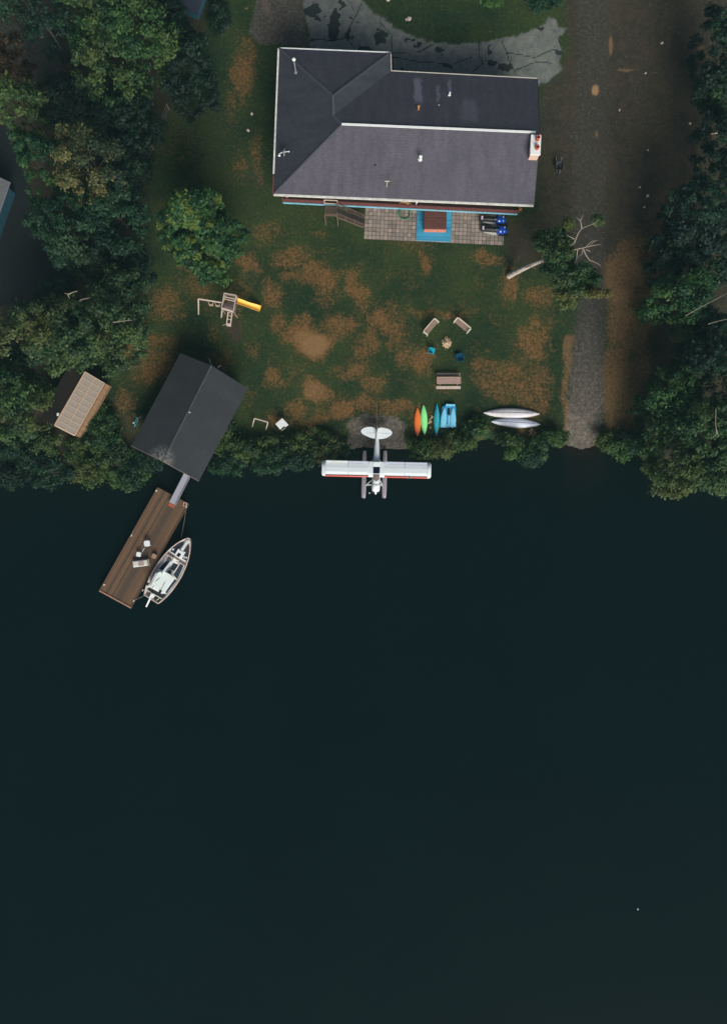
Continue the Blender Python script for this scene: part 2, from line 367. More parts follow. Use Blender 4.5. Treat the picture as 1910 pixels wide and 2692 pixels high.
# concrete drive
cpoly = [(640 + a / 1.804, b / 1.804) for a, b in [(285, -160), (290, 60), (310, 140), (315, 240), (330, 420), (900, 420), (1300, 470), (1395, 405), (1440, 385), (1510, 330), (1490, 290), (1510, 258), (1500, 240), (1488, 170), (1520, 150), (1527, 132), (1490, 128), (1475, 84), (1450, 78), (1430, 112), (1380, 142), (1300, 165), (1220, 180), (1120, 200), (1000, 208), (880, 200), (800, 172), (740, 140), (706, 134), (700, 112), (620, 70), (560, 0), (540, -160)]]
CO = sst(-2.5, 2.5, poly_sd(PX + wx * 9 + (fbm(GX * 3, GY * 3, 3) - .5) * 14, PY + wy * 9 + (fbm(GX * 3 + 40, GY * 3, 3) - .5) * 14, cpoly))
st = np.zeros_like(PX)
for (cx, cy, rx, ry) in [(325, 50, 26, 38), (455, 30, 14, 24), (420, 110, 26, 62), (430, 160, 30, 22), (650, 170, 36, 30), (790, 185, 22, 9), (830, 215, 18, 9), (925, 238, 30, 20), (590, 235, 46, 20), (350, 95, 20, 14), (970, 318, 22, 14), (1175, 295, 30, 16), (1158, 230, 9, 30), (1245, 310, 40, 18), (1480, 250, 26, 14), (1500, 200, 12, 26), (1410, 125, 18, 9), (760, 325, 34, 12), (505, 160, 12, 24), (540, 120, 10, 8), (503, 90, 6, 8), (570, 222, 30, 12), (320, 185, 14, 12)]:
    x0, y0 = 640 + cx / 1.804, cy / 1.804
    st = np.maximum(st, 1 - sst(.75, 1.15, np.hypot((PX + wx * 30 + (fbm(GX * 2.2, GY * 2.2, 4) - .5) * 26 - x0) / (rx / 1.804), (PY + wy * 30 + (fbm(GX * 2.2 + 77, GY * 2.2, 4) - .5) * 26 - y0) / (ry / 1.804))))
for ln in [[(1120, 200), (1112, 260), (1140, 300), (1090, 340)], [(1215, 190), (1245, 250), (1290, 350)], [(1240, 245), (1370, 272), (1450, 240), (1520, 225)], [(560, 20), (505, 130), (495, 180), (530, 235)], [(710, 250), (830, 248), (900, 210)], [(320, 180), (420, 190), (520, 172)], [(705, 265), (800, 290), (980, 310), (1080, 270)], [(490, 10), (520, 50)], [(1290, 330), (1400, 290), (1460, 300)], [(640, 100), (700, 160), (706, 330)]]:
    for (a, b) in zip(ln[:-1], ln[1:]):
        x0, y0 = 640 + a[0] / 1.804, a[1] / 1.804; x1, y1 = 640 + b[0] / 1.804, b[1] / 1.804
        ex, ey = x1 - x0, y1 - y0; X_ = PX + wx * 14; Y_ = PY + wy * 14
        t = np.clip(((X_ - x0) * ex + (Y_ - y0) * ey) / (ex * ex + ey * ey), 0, 1)
        st = np.maximum(st, .75 * (1 - sst(1.0, 3.2, np.hypot(X_ - x0 - t * ex, Y_ - y0 - t * ey))))
SA = np.zeros_like(PX)
for (cx, cy, rx, ry, s) in [(1562, 237, 9, 14, .9), (1603, 120, 5, 28, .45), (1565, 350, 4, 11, .3), (1645, 183, 24, 4, .35), (1840, 128, 12, 6, .3), (826, 908, 40, 32, .4), (800, 885, 28, 20, .25), (826, 1030, 26, 26, .2), (650, 25, 4, 3, .6), (700, 20, 8, 25, .15)]:
    SA = np.maximum(SA, s * (1 - sst(.7, 1.2, np.hypot((PX - cx + wx * 16) / rx, (PY - cy + wy * 16) / ry))))
for a in (D, V, DI, GR, AS, CO, st, SA): np.clip(a, 0, 1, out=a)
nyv, nxv = GX.shape
verts = np.stack([GX, GY, HZ], -1).reshape(-1, 3)
ii = np.arange(nyv * nxv).reshape(nyv, nxv)
quads = np.stack([ii[:-1, :-1], ii[:-1, 1:], ii[1:, 1:], ii[1:, :-1]], -1).reshape(-1, 4)
fc = lambda A: (A[:-1, :-1] + A[1:, 1:] + A[:-1, 1:] + A[1:, :-1]).reshape(-1) / 4
cl = np.zeros(len(quads), int)
cl[fc(AS) > .5] = 3
gm = fc(GR) > .5
cl[gm & (fc(PX) > 1400)] = 1; cl[gm & (fc(PY) > 1050) & (fc(PX) < 1200)] = 4; cl[gm & (fc(PX) < 880) & (fc(PY) < 400)] = 5
cl[fc(CO) > .5] = 2
for nm in ('c1', 'c2', 'c3'): pass
A1 = np.stack([D, GR, DI, np.ones_like(D)], -1).reshape(-1, 4); A2 = np.stack([CO, AS, SA, np.ones_like(D)], -1).reshape(-1, 4); A3 = np.stack([st, V, GB, np.ones_like(D)], -1).reshape(-1, 4)
def np_mesh(name, v, q, attrs, m):
    u, inv = np.unique(q, return_inverse=True); v = v[u]; q = inv.reshape(q.shape)
    me = bpy.data.meshes.new(name); me.vertices.add(len(v)); me.vertices.foreach_set('co', v.astype(np.float32).ravel())
    n = q.shape[1]; me.loops.add(q.size); me.loops.foreach_set('vertex_index', q.astype(np.int32).ravel())
    me.polygons.add(len(q)); me.polygons.foreach_set('loop_start', (np.arange(len(q)) * n).astype(np.int32))
    me.polygons.foreach_set('loop_total', np.full(len(q), n, np.int32))
    for k, a in attrs.items():
        at = me.color_attributes.new(k, 'FLOAT_COLOR', 'POINT'); at.data.foreach_set('color', a[u].astype(np.float32).ravel())
    me.update(calc_edges=True); me.materials.append(m)
    o = bpy.data.objects.new(name, me); COL.objects.link(o); return o

def ground_material():
    n = NT('ground_cover'); co = n.coord('Object')
    def attr(k):
        a = n.n('ShaderNodeAttribute'); a.attribute_name = k; s = n.n('ShaderNodeSeparateColor'); n.l(a.outputs['Color'], s.inputs[0]); return s.outputs
    a1, a2, a3 = attr('m1'), attr('m2'), attr('m3')
    fine = n.noise(co, 7, 6, .8); med = n.noise(co, 1.6, 6, .7); big = n.noise(co, .22, 3, .5); grit = n.noise(co, 14, 4, .9)
    mf0 = n.math('ADD', n.math('MULTIPLY', n.noise(co, 3.2, 6, .85), .6), n.math('MULTIPLY', fine, .4))
    g1 = n.ramp(big, [(.35, s2l((24, 48, 30))), (.62, s2l((46, 62, 34)))])
    g2 = n.ramp(mf0, [(.33, (.5, .52, .55)), (.66, (1.7, 1.6, 1.45))])
    grass = n.mix(1.0, g1, g2, 'MULTIPLY')
    grass = n.mix(n.math('MULTIPLY', n.ramp(med, [(.45, (0, 0, 0)), (.7, (1, 1, 1))]), .35), grass, s2l((58, 52, 34)))
    dryc = n.ramp(mf0, [(.3, s2l((52, 44, 28))), (.5, s2l((108, 80, 48))), (.72, s2l((164, 122, 78)))])
    def edge(m, amt=.9, lo=.35, hi=.65, src=None):
        v = n.math('ADD', m, n.math('MULTIPLY', n.math('SUBTRACT', src or med, .5), amt)); mr = n.n('ShaderNodeMapRange', interpolation_type='SMOOTHSTEP')
        n.l(v, mr.inputs[0]); mr.inputs[1].default_value = lo; mr.inputs[2].default_value = hi; return mr.outputs[0]
    mf = n.math('ADD', n.math('MULTIPLY', med, .6), n.math('MULTIPLY', fine, .4))
    col = n.mix(n.math('MULTIPLY', edge(a1[0], 3.8, .06, 1.12, mf0), .95), grass, dryc)
    dirt = n.ramp(mf0, [(.32, s2l((32, 35, 31))), (.5, s2l((60, 54, 46))), (.68, s2l((98, 85, 72)))])
    dirt = n.mix(n.ramp(n.noise(co, 4.5, 2, .5), [(.70, (0, 0, 0)), (.74, (1, 1, 1))]), dirt, s2l((128, 116, 106)))
    dirt = n.mix(n.math('MULTIPLY', n.ramp(med, [(.5, (0, 0, 0)), (.62, (1, 1, 1))]), .5), dirt, s2l((24, 34, 28)))
    dirt = n.mix(n.math('MULTIPLY', n.ramp(n.noise(co, .5, 5, .7), [(.42, (0, 0, 0)), (.6, (1, 1, 1))]), .45), dirt, s2l((76, 62, 50)))
    col = n.mix(n.math('MULTIPLY', edge(a1[2], 1.8, .1, .95, mf0), .9), col, dirt)
    verge = n.ramp(mf0, [(.32, s2l((58, 48, 34))), (.5, s2l((104, 82, 55))), (.7, s2l((146, 116, 80)))])
    col = n.mix(edge(a3[1], 2.2, .1, 1.0, mf0), col, verge)
    gd = n.ramp(mf0, [(.32, s2l((36, 37, 35))), (.5, s2l((62, 60, 55))), (.7, s2l((98, 94, 86)))])
    gl = n.ramp(mf0, [(.32, s2l((52, 50, 46))), (.5, s2l((92, 86, 78))), (.68, s2l((150, 142, 132)))])
    grav = n.mix(n.math('ADD', a3[2], n.math('MULTIPLY', n.math('SUBTRACT', med, .5), .5), clamp=True), gd, gl)
    col = n.mix(edge(a1[1], 2.0, .15, .95, mf0), col, grav)
    asp = n.ramp(fine, [(.25, s2l((24, 29, 32))), (.7, s2l((42, 46, 48)))])
    asp = n.mix(n.ramp(grit, [(.72, (0, 0, 0)), (.8, (1, 1, 1))]), asp, s2l((80, 82, 84)))
    col = n.mix(edge(a2[1], .6, .35, .65), col, asp)
    conc = n.ramp(med, [(.3, s2l((86, 94, 94))), (.7, s2l((126, 126, 118)))])
    conc = n.mix(1.0, conc, n.ramp(fine, [(.25, (.7, .7, .7)), (.75, (1.2, 1.2, 1.2))]), 'MULTIPLY')
    vo = n.n('ShaderNodeTexVoronoi', feature='DISTANCE_TO_EDGE'); vo.inputs['Scale'].default_value = .22
    wv = n.n('ShaderNodeVectorMath', operation='ADD'); sc = n.n('ShaderNodeVectorMath', operation='SCALE'); sc.inputs['Scale'].default_value = 1.6
    nz = n.n('ShaderNodeTexNoise'); nz.inputs['Scale'].default_value = .8; nz.inputs['Detail'].default_value = 5; n.l(co, nz.inputs[0]); n.l(nz.outputs['Color'], sc.inputs[0]); n.l(co, wv.inputs[0]); n.l(sc.outputs[0], wv.inputs[1]); n.l(wv.outputs[0], vo.inputs['Vector'])
    crack = n.ramp(vo.outputs['Distance'], [(.006, (1, 1, 1)), (.02, (0, 0, 0))])
    stn = n.math('MAXIMUM', edge(a3[0], .5, .4, .6, mf), n.math('MULTIPLY', crack, .1))
    conc = n.mix(n.math('MULTIPLY', stn, .86), conc, s2l((22, 32, 32)))
    col = n.mix(a2[0], col, conc)
    col = n.mix(a2[2], col, n.ramp(fine, [(.3, s2l((140, 108, 74))), (.7, s2l((176, 140, 100)))]))
    n.l(col, n.b.inputs['Base Color']); n.b.inputs['Roughness'].default_value = .95
    n.b.inputs['Specular IOR Level'].default_value = .15
    n.bump(n.math('ADD', fine, grit), .5, .05)
    return n.m
GM = ground_material()
for k, nm in enumerate(['ground', 'gravel_road', 'concrete_driveway', 'asphalt_yard', 'gravel_beach', 'gravel_path']):
    tag(np_mesh(nm, verts, quads[cl == k], {'m1': A1, 'm2': A2, 'm3': A3}, GM), kind='structure')
# ------------------------------------------------------------------ water
def water_material():
    n = NT('lake_water'); co = n.coord('Object')
    a = n.n('ShaderNodeAttribute'); a.attribute_name = 'sh'; s = n.n('ShaderNodeSeparateColor'); n.l(a.outputs['Color'], s.inputs[0])
    big = n.noise(co, .06, 4, .6)
    deep = n.ramp(big, [(.3, s2l((3, 17, 20))), (.7, s2l((5, 20, 22)))])
    med = n.noise(co, .5, 5, .7)
    near = n.ramp(med, [(.35, s2l((13, 22, 20))), (.7, s2l((18, 24, 20)))])
    deep = n.mix(n.math('MULTIPLY', n.ramp(n.noise(co, .35, 6, .75), [(.5, (0, 0, 0)), (.75, (1, 1, 1))]), .35), deep, s2l((9, 25, 25)))
    col = n.mix(s.outputs[0], deep, near)
    col = n.mix(n.math('MULTIPLY', s.outputs[1], n.ramp(med, [(.3, (.4, .4, .4)), (.7, (1, 1, 1))])), col, s2l((36, 30, 22)))
    n.l(col, n.b.inputs['Base Color']); n.b.inputs['Roughness'].default_value = .06; n.b.inputs['IOR'].default_value = 1.33; n.b.inputs['Specular IOR Level'].default_value = .16
    h = n.math('ADD', n.noise(co, 1.2, 5, .6), n.math('MULTIPLY', n.noise(co, .25, 3, .5), 1.5))
    n.bump(h, .10, .04)
    return n.m
wxs = axis(-42, 42, .5, (-900, 900)); wys = axis(-55, 12, .5, (-900, 100))
WX, WY = np.meshgrid(wxs, wys); wpx = 955 + WX * FPX / H; wpy = 1346 - WY * FPX / H
sh_ = np.interp(wpx, [a for a, b in SH], [b for a, b in SH])
near = np.exp(-np.clip(wpy - sh_, 0, 9e9) / 90.) * (.5 + .8 * fbm(WX * .2, WY * .2, 3))
rampf = sst(0, 25, 62 - np.abs(wpx - 1530) + (fbm(WX * .6, WY * .6, 3) - .5) * 40) * np.exp(-np.clip(wpy - 1170, 0, 9e9) / 55.)
SHA = np.stack([np.clip(near, 0, 1), np.clip(rampf, 0, 1) * .8, near * 0, near * 0 + 1], -1).reshape(-1, 4)
jj = np.arange(WX.size).reshape(WX.shape)
wq = np.stack([jj[:-1, :-1], jj[:-1, 1:], jj[1:, 1:], jj[1:, :-1]], -1).reshape(-1, 4)
tag(np_mesh('water', np.stack([WX, WY, WX * 0], -1).reshape(-1, 3), wq, {'sh': SHA}, water_material()), kind='structure')

# ------------------------------------------------------------------ foliage
def leaf_material(name, dark, mid, lite, accent=None):
    dark, mid, lite, accent = [tuple(v * .84 for v in c) for c in (dark, mid, lite, accent)]
    n = NT(name); a = n.n('ShaderNodeAttribute'); a.attribute_name = 'tint'; s = n.n('ShaderNodeSeparateColor'); n.l(a.outputs['Color'], s.inputs[0])
    col = n.ramp(s.outputs[0], [(0, s2l(dark)), (.5, s2l(mid)), (1, s2l(lite))])
    if accent: col = n.mix(s.outputs[1], col, s2l(accent))
    n.l(col, n.b.inputs['Base Color']); n.b.inputs['Roughness'].default_value = .6; n.b.inputs['Specular IOR Level'].default_value = .25
    tr = n.n('ShaderNodeBsdfTranslucent'); n.l(col, tr.inputs[0]); mx = n.n('ShaderNodeMixShader'); mx.inputs[0].default_value = .25
    n.l(n.b.outputs[0], mx.inputs[1]); n.l(tr.outputs[0], mx.inputs[2]); n.l(mx.outputs[0], n.out.inputs[0])
    return n.m
LEAF = {
    'bright': leaf_material('leaf_bright', (28, 60, 40), (46, 86, 48), (82, 116, 56), (92, 104, 54)),
    'olive': leaf_material('leaf_olive', (32, 62, 42), (56, 90, 54), (94, 118, 62), (104, 108, 60)),
    'teal': leaf_material('leaf_teal', (18, 44, 38), (26, 60, 46), (42, 80, 50), (66, 90, 50)),
    'dark': leaf_material('leaf_dark', (16, 38, 32), (22, 50, 38), (34, 66, 42), (56, 70, 42)),  # shade and edge fall-off of the dark crowns put into leaf colour
    'green': leaf_material('leaf_green', (22, 60, 42), (38, 86, 48), (78, 116, 54), (120, 138, 54)),
    'yellow': leaf_material('leaf_yellow', (34, 58, 44), (66, 84, 52), (128, 126, 74), (138, 124, 72)),
    'shrub': leaf_material('leaf_shrub', (26, 60, 40), (46, 82, 44), (82, 108, 50), (108, 106, 54)),
    'brown': leaf_material('leaf_brown', (40, 40, 30), (64, 56, 38), (96, 76, 46), (110, 80, 50)),
}
def leaves(centers, radii, tints, per, size, seed, acc=None, flat=.75, spread=1.0):
    g = np.random.default_rng(seed); K = len(centers); cen = np.asarray(centers, float); rad = np.asarray(radii, float); tin = np.asarray(tints, float)
    cnt = np.maximum(6, (per * (rad / rad.mean()) ** 2)).astype(int); idx = np.repeat(np.arange(K), cnt); N = len(idx)
    d = g.normal(size=(N, 3)); d[:, 2] = np.abs(d[:, 2]) * 1.1 - .25; d /= np.linalg.norm(d, axis=1)[:, None]
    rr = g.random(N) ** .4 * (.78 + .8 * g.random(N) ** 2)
    c = cen[idx] + d * (rr * rad[idx])[:, None] * np.array([spread, spread, flat])
    nrm = d * .7 + np.array([0, 0, .65]) + g.normal(size=(N, 3)) * .42; nrm /= np.linalg.norm(nrm, axis=1)[:, None]
    t = np.cross(nrm, g.normal(size=(N, 3))); t /= np.linalg.norm(t, axis=1)[:, None]; b = np.cross(nrm, t)
    s = size * (.6 + .8 * g.random(N))[:, None]
    v = np.stack([c - t * s, c - b * s * .5 + nrm * s * .12, c + t * s, c + b * s * .5 + nrm * s * .12], 1).reshape(-1, 3)
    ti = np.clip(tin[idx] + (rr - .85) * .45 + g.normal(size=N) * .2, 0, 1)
    ac = np.clip((acc[idx] if acc is not None else 0) + g.normal(size=N) * .1, 0, 1)
    col = np.stack([ti, ac, ti * 0, ti * 0 + 1], 1)
    return v, np.repeat(col, 4, 0)
def crown_obj(name, data, m, parent):
    v, col = data; q = np.arange(len(v)).reshape(-1, 4)
    o = np_mesh(name, v, q, {'tint': col}, m); o.parent = parent; return o

def tree(px, py, zc, rx, ry, pal, label, name='broadleaf_tree', rz=None, seed=0, shape='dome', dens=1.0, size=.155, acc=.0, lean=(0, 0), cat='tree', group=None, bias=0):
    """crown centre seen at (px,py) and standing at height zc; rx, ry in photo pixels."""
    g = np.random.default_rng(seed + 100); c = P(px, py, zc); k = (H - zc) / FPX; a, b = rx * k, ry * k
    rz = rz or zc * .42
    base = Vector((c.x + lean[0], c.y + lean[1], GZ))
    root = thing(name, label, cat, base, 0, group)
    area = math.pi * a * b; n = int(max(16, area * 1.9 * dens * (1.5 if shape == 'cone' else 1.25)))
    th = g.random(n) * 2 * np.pi; rho = np.sqrt(g.random(n))
    lob = 1 + .16 * np.sin(th * 3 + seed) + .1 * np.sin(th * 5 + 2 * seed) + .07 * np.sin(th * 9 + seed * 3)
    if shape == 'cone':
        z = (1 - rho ** .9) * rz * 2 - rz * .75; z += g.normal(size=n) * .35
    else:
        z = np.sqrt(np.clip(1 - rho ** 2, 0, 1)) * rz * (.8 + .35 * g.random(n)) - rz * .35 - g.random(n) ** 3 * rz * .5
    x = np.cos(th) * rho * a * lob * .93; y = np.sin(th) * rho * b * lob * .93
    cen = np.stack([x + c.x - base.x, y + c.y - base.y, z + zc - GZ], 1)
    cen[:, 2] = np.maximum(cen[:, 2], .35)
    if shape == 'cone':   # a crown whose axis stands upright: shift the seen centre back for the lower parts
        pass
    if shape == 'dome':
        m = int(n * .55); th2 = g.random(m) * 2 * np.pi; r2 = .72 + .24 * g.random(m); lb2 = 1 + .16 * np.sin(th2 * 3 + seed) + .1 * np.sin(th2 * 5 + 2 * seed)
        z2 = zc - GZ - rz * .3 - g.random(m) * (zc - GZ - rz * .3) * .8
        r2 = r2 * (1 - .25 * (zc - GZ - z2) / (zc - GZ))
        cen = np.concatenate([cen, np.stack([np.cos(th2) * r2 * a * lb2 * .93 + c.x - base.x, np.sin(th2) * r2 * b * lb2 * .93 + c.y - base.y, np.maximum(z2, .4)], 1)]); n += m
    rad = (.3 + .42 * g.random(n)) * min(1.0, .6 + a * .16)
    if shape == 'cone': rad *= .75
    clump = fbm(cen[:, 0] * .5 + seed * 3.1, cen[:, 1] * .5 + seed * 1.7, 3)
    tin = .5 + (clump - .5) * 1.5 + g.normal(size=n) * .18 + bias
    accv = np.clip((fbm(cen[:, 0] * .35 + seed * 9, cen[:, 1] * .35, 3) - .5) * 3 + acc - .3, 0, 1) if acc > 0 else None
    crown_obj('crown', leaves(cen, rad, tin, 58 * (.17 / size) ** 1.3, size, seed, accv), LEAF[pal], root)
    t = MB(); hh = zc - GZ; r0 = .07 + .028 * a * 1.2
    top = Vector((c.x - base.x, c.y - base.y, hh * .92))
    mid = top * .5 + Vector((g.normal() * .2, g.normal() * .2, 0)); mid.z = hh * .55
    t.path([(0, 0, -.3), (mid.x * .4, mid.y * .4, hh * .25), mid, top], [r0 * 1.1, r0 * .8, r0 * .45, r0 * .12], 8)
    for i in g.choice(n, min(n, 6 + int(a * 1.4)), replace=False):
        e = Vector(cen[i]); s0 = mid.lerp(top, g.random() * .8) if e.z > mid.z else Vector((mid.x * .4, mid.y * .4, hh * .25)).lerp(mid, g.random())
        q = s0.lerp(e, .5) + Vector((0, 0, .15 * a))
        t.path([s0, q, e], [r0 * .28, r0 * .17, r0 * .06], 5, cap=False)
    obj('trunk', t, M['bark'], root)
    return root

T = [  # px, py, zc, rx, ry, palette, label, extra
 (300, 92, 9.5, 150, 160, 'bright', 'largest bright green broadleaf tree at the top left, lumpy crown beside the dark drive', dict(seed=1, acc=.2, bias=-.05, dens=1.1)),
 (492, 165, 7, 66, 122, 'dark', 'dark bluish tree right of the largest bright tree, narrow crown', dict(seed=2)),
 (450, 45, 6, 50, 60, 'dark', 'small dark tree beside the navy roof corner at the top', dict(seed=3)),
 (90, 20, 9, 95, 60, 'teal', 'dark green tree cut by the top left corner', dict(seed=4)),
 (22, 160, 8, 48, 80, 'brown', 'dull brownish tree at the left edge beside the grey drive', dict(seed=5)),
 (48, 285, 9, 52, 72, 'olive', 'yellow green tree at the left edge below the grey drive', dict(seed=6, acc=.5)),
 (98, 425, 9, 66, 105, 'green', 'feathery bright green conifer left of the yellowish birch', dict(seed=7, shape='cone', size=.14, name='conifer_tree', bias=-.1)),
 (232, 425, 10, 92, 105, 'yellow', 'yellowish birch with speckled golden leaves, among dark trees', dict(seed=8, acc=.2, size=.12, name='birch_tree')),
 (190, 265, 6, 105, 62, 'dark', 'dark shaded tree below the largest bright tree', dict(seed=9)),
 (330, 300, 6, 95, 70, 'dark', 'dark shaded tree next to the wire fence', dict(seed=10)),
 (330, 420, 5.5, 62, 80, 'dark', 'dark low tree between the birch and the wire fence', dict(seed=11)),
 (180, 590, 8, 98, 100, 'teal', 'mid green tree below the yellowish birch', dict(seed=12, bias=.15, acc=.2)),
 (300, 560, 7, 72, 120, 'teal', 'blue green tree right of the mid green tree, beside the lawn', dict(seed=13)),
 (245, 690, 5, 80, 60, 'dark', 'dark shaded tree above the forked dead branch', dict(seed=14)),
 (365, 700, 4.5, 40, 45, 'teal', 'small blue green tree by the brown grass, above the olive tree', dict(seed=15)),
 (120, 875, 8, 118, 102, 'olive', 'wide olive green tree at the left, leafiest of its clump', dict(seed=17, acc=.2)),
 (292, 850, 7.5, 92, 110, 'olive', 'olive green tree with a pale bare branch, beside the brown grass', dict(seed=18, acc=.25)),
 (325, 752, 6.5, 50, 50, 'olive', 'small olive tree top standing above the brown grass edge', dict(seed=19)),
 (150, 790, 5.5, 60, 60, 'teal', 'small tree under the forked dead branch', dict(seed=16, bias=.1)),
 (185, 918, 6.5, 85, 42, 'bright', 'green tree just above the wooden shed', dict(seed=20, acc=.2)),
 (52, 1060, 6.5, 84, 108, 'bright', 'bright green tree left of the wooden shed', dict(seed=21, acc=.2)),
 (20, 960, 5, 50, 70, 'teal', 'dark green tree at the left edge above the shed', dict(seed=22)),
 (1800, 785, 6.5, 92, 80, 'green', 'green tree with thin pale branches at the right edge', dict(seed=30, size=.14, bias=-.05)),
 (1850, 560, 7, 105, 110, 'teal', 'broad dark tree at the right edge beside the brown field', dict(seed=31, bias=-.1)),
 (1760, 670, 5, 50, 80, 'dark', 'dark narrow tree at the edge of the brown field', dict(seed=32)),
 (1890, 150, 6, 55, 140, 'dark', 'dark tree cut by the right edge near the top', dict(seed=33)),
 (1880, 235, 5, 46, 66, 'bright', 'leafy green shrub tree at the right edge beside the dirt field', dict(seed=34, bias=-.2)),
 (1890, 370, 6, 50, 90, 'dark', 'dark tree at the right edge beside the pale fallen plank', dict(seed=38)),
 (1880, 690, 5, 62, 52, 'dark', 'low dark tree between the broad dark tree and the thin branched one', dict(seed=42)),
 (1895, 860, 5, 55, 60, 'teal', 'small dark tree at the right edge under the thin pale branches', dict(seed=43)),
 (1870, 930, 7, 85, 100, 'teal', 'shaded green tree at the right edge below the thin branched tree', dict(seed=35, bias=.1)),
 (1775, 1030, 6.5, 72, 80, 'green', 'bright leaf tree at the foot of the brown field', dict(seed=36, bias=-.12, size=.15)),
 (1880, 1120, 8, 88, 110, 'bright', 'tall green tree at the right edge close to the water', dict(seed=37, bias=-.1)),
 (1725, 1120, 5, 54, 90, 'bright', 'green tree beside the shore bushes at the right', dict(seed=39, bias=-.1)),
 (1800, 1225, 6, 92, 88, 'bright', 'round green tree leaning out over the lake', dict(seed=40, acc=.35)),
 (1900, 1240, 6, 60, 70, 'olive', 'olive tree cut by the right edge over the lake', dict(seed=41)),
]
for (px, py, zc, rx, ry, pal, lab, ex) in T: tree(px, py, zc, rx, ry, pal, lab, **ex)

# conical ash on the lawn, tip leaning away from the lens
def lawn_tree():
    g = np.random.default_rng(77); h = 14.5
    base = P(560, 668, GZ); root = thing('young_tree', 'lone bright green tree on the lawn above the play set, pointed top', 'tree', base)
    n = 460; f = g.random(n) ** .8; th = g.random(n) * 2 * np.pi
    prof = np.interp(f, [0, .15, .45, .8, 1], [.75, 1, .85, .42, .06]); rho = np.sqrt(.15 + .85 * g.random(n))
    r = prof * rho * 3.65 * (1 + .18 * np.sin(th * 4 + f * 6))
    cen = np.stack([np.cos(th) * r, np.sin(th) * r, 1.6 + f * (h - 1.8)], 1)
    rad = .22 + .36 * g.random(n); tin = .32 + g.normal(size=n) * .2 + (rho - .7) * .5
    acc = (g.random(n) < .16) * .6
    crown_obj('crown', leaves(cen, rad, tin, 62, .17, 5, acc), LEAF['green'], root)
    t = MB(); t.path([(0, 0, -.3), (.1, 0, 4), (0, .1, 9), (0, 0, h)], [.24, .18, .1, .03], 8)
    for i in range(0, n, 9):
        e = Vector(cen[i]); s0 = Vector((0, 0, max(1, e.z - 1.2))); t.path([s0, s0.lerp(e, .5) + Vector((0, 0, .1)), e], [.06, .04, .015], 5, cap=False)
    obj('trunk', t, M['bark'], root)
lawn_tree()

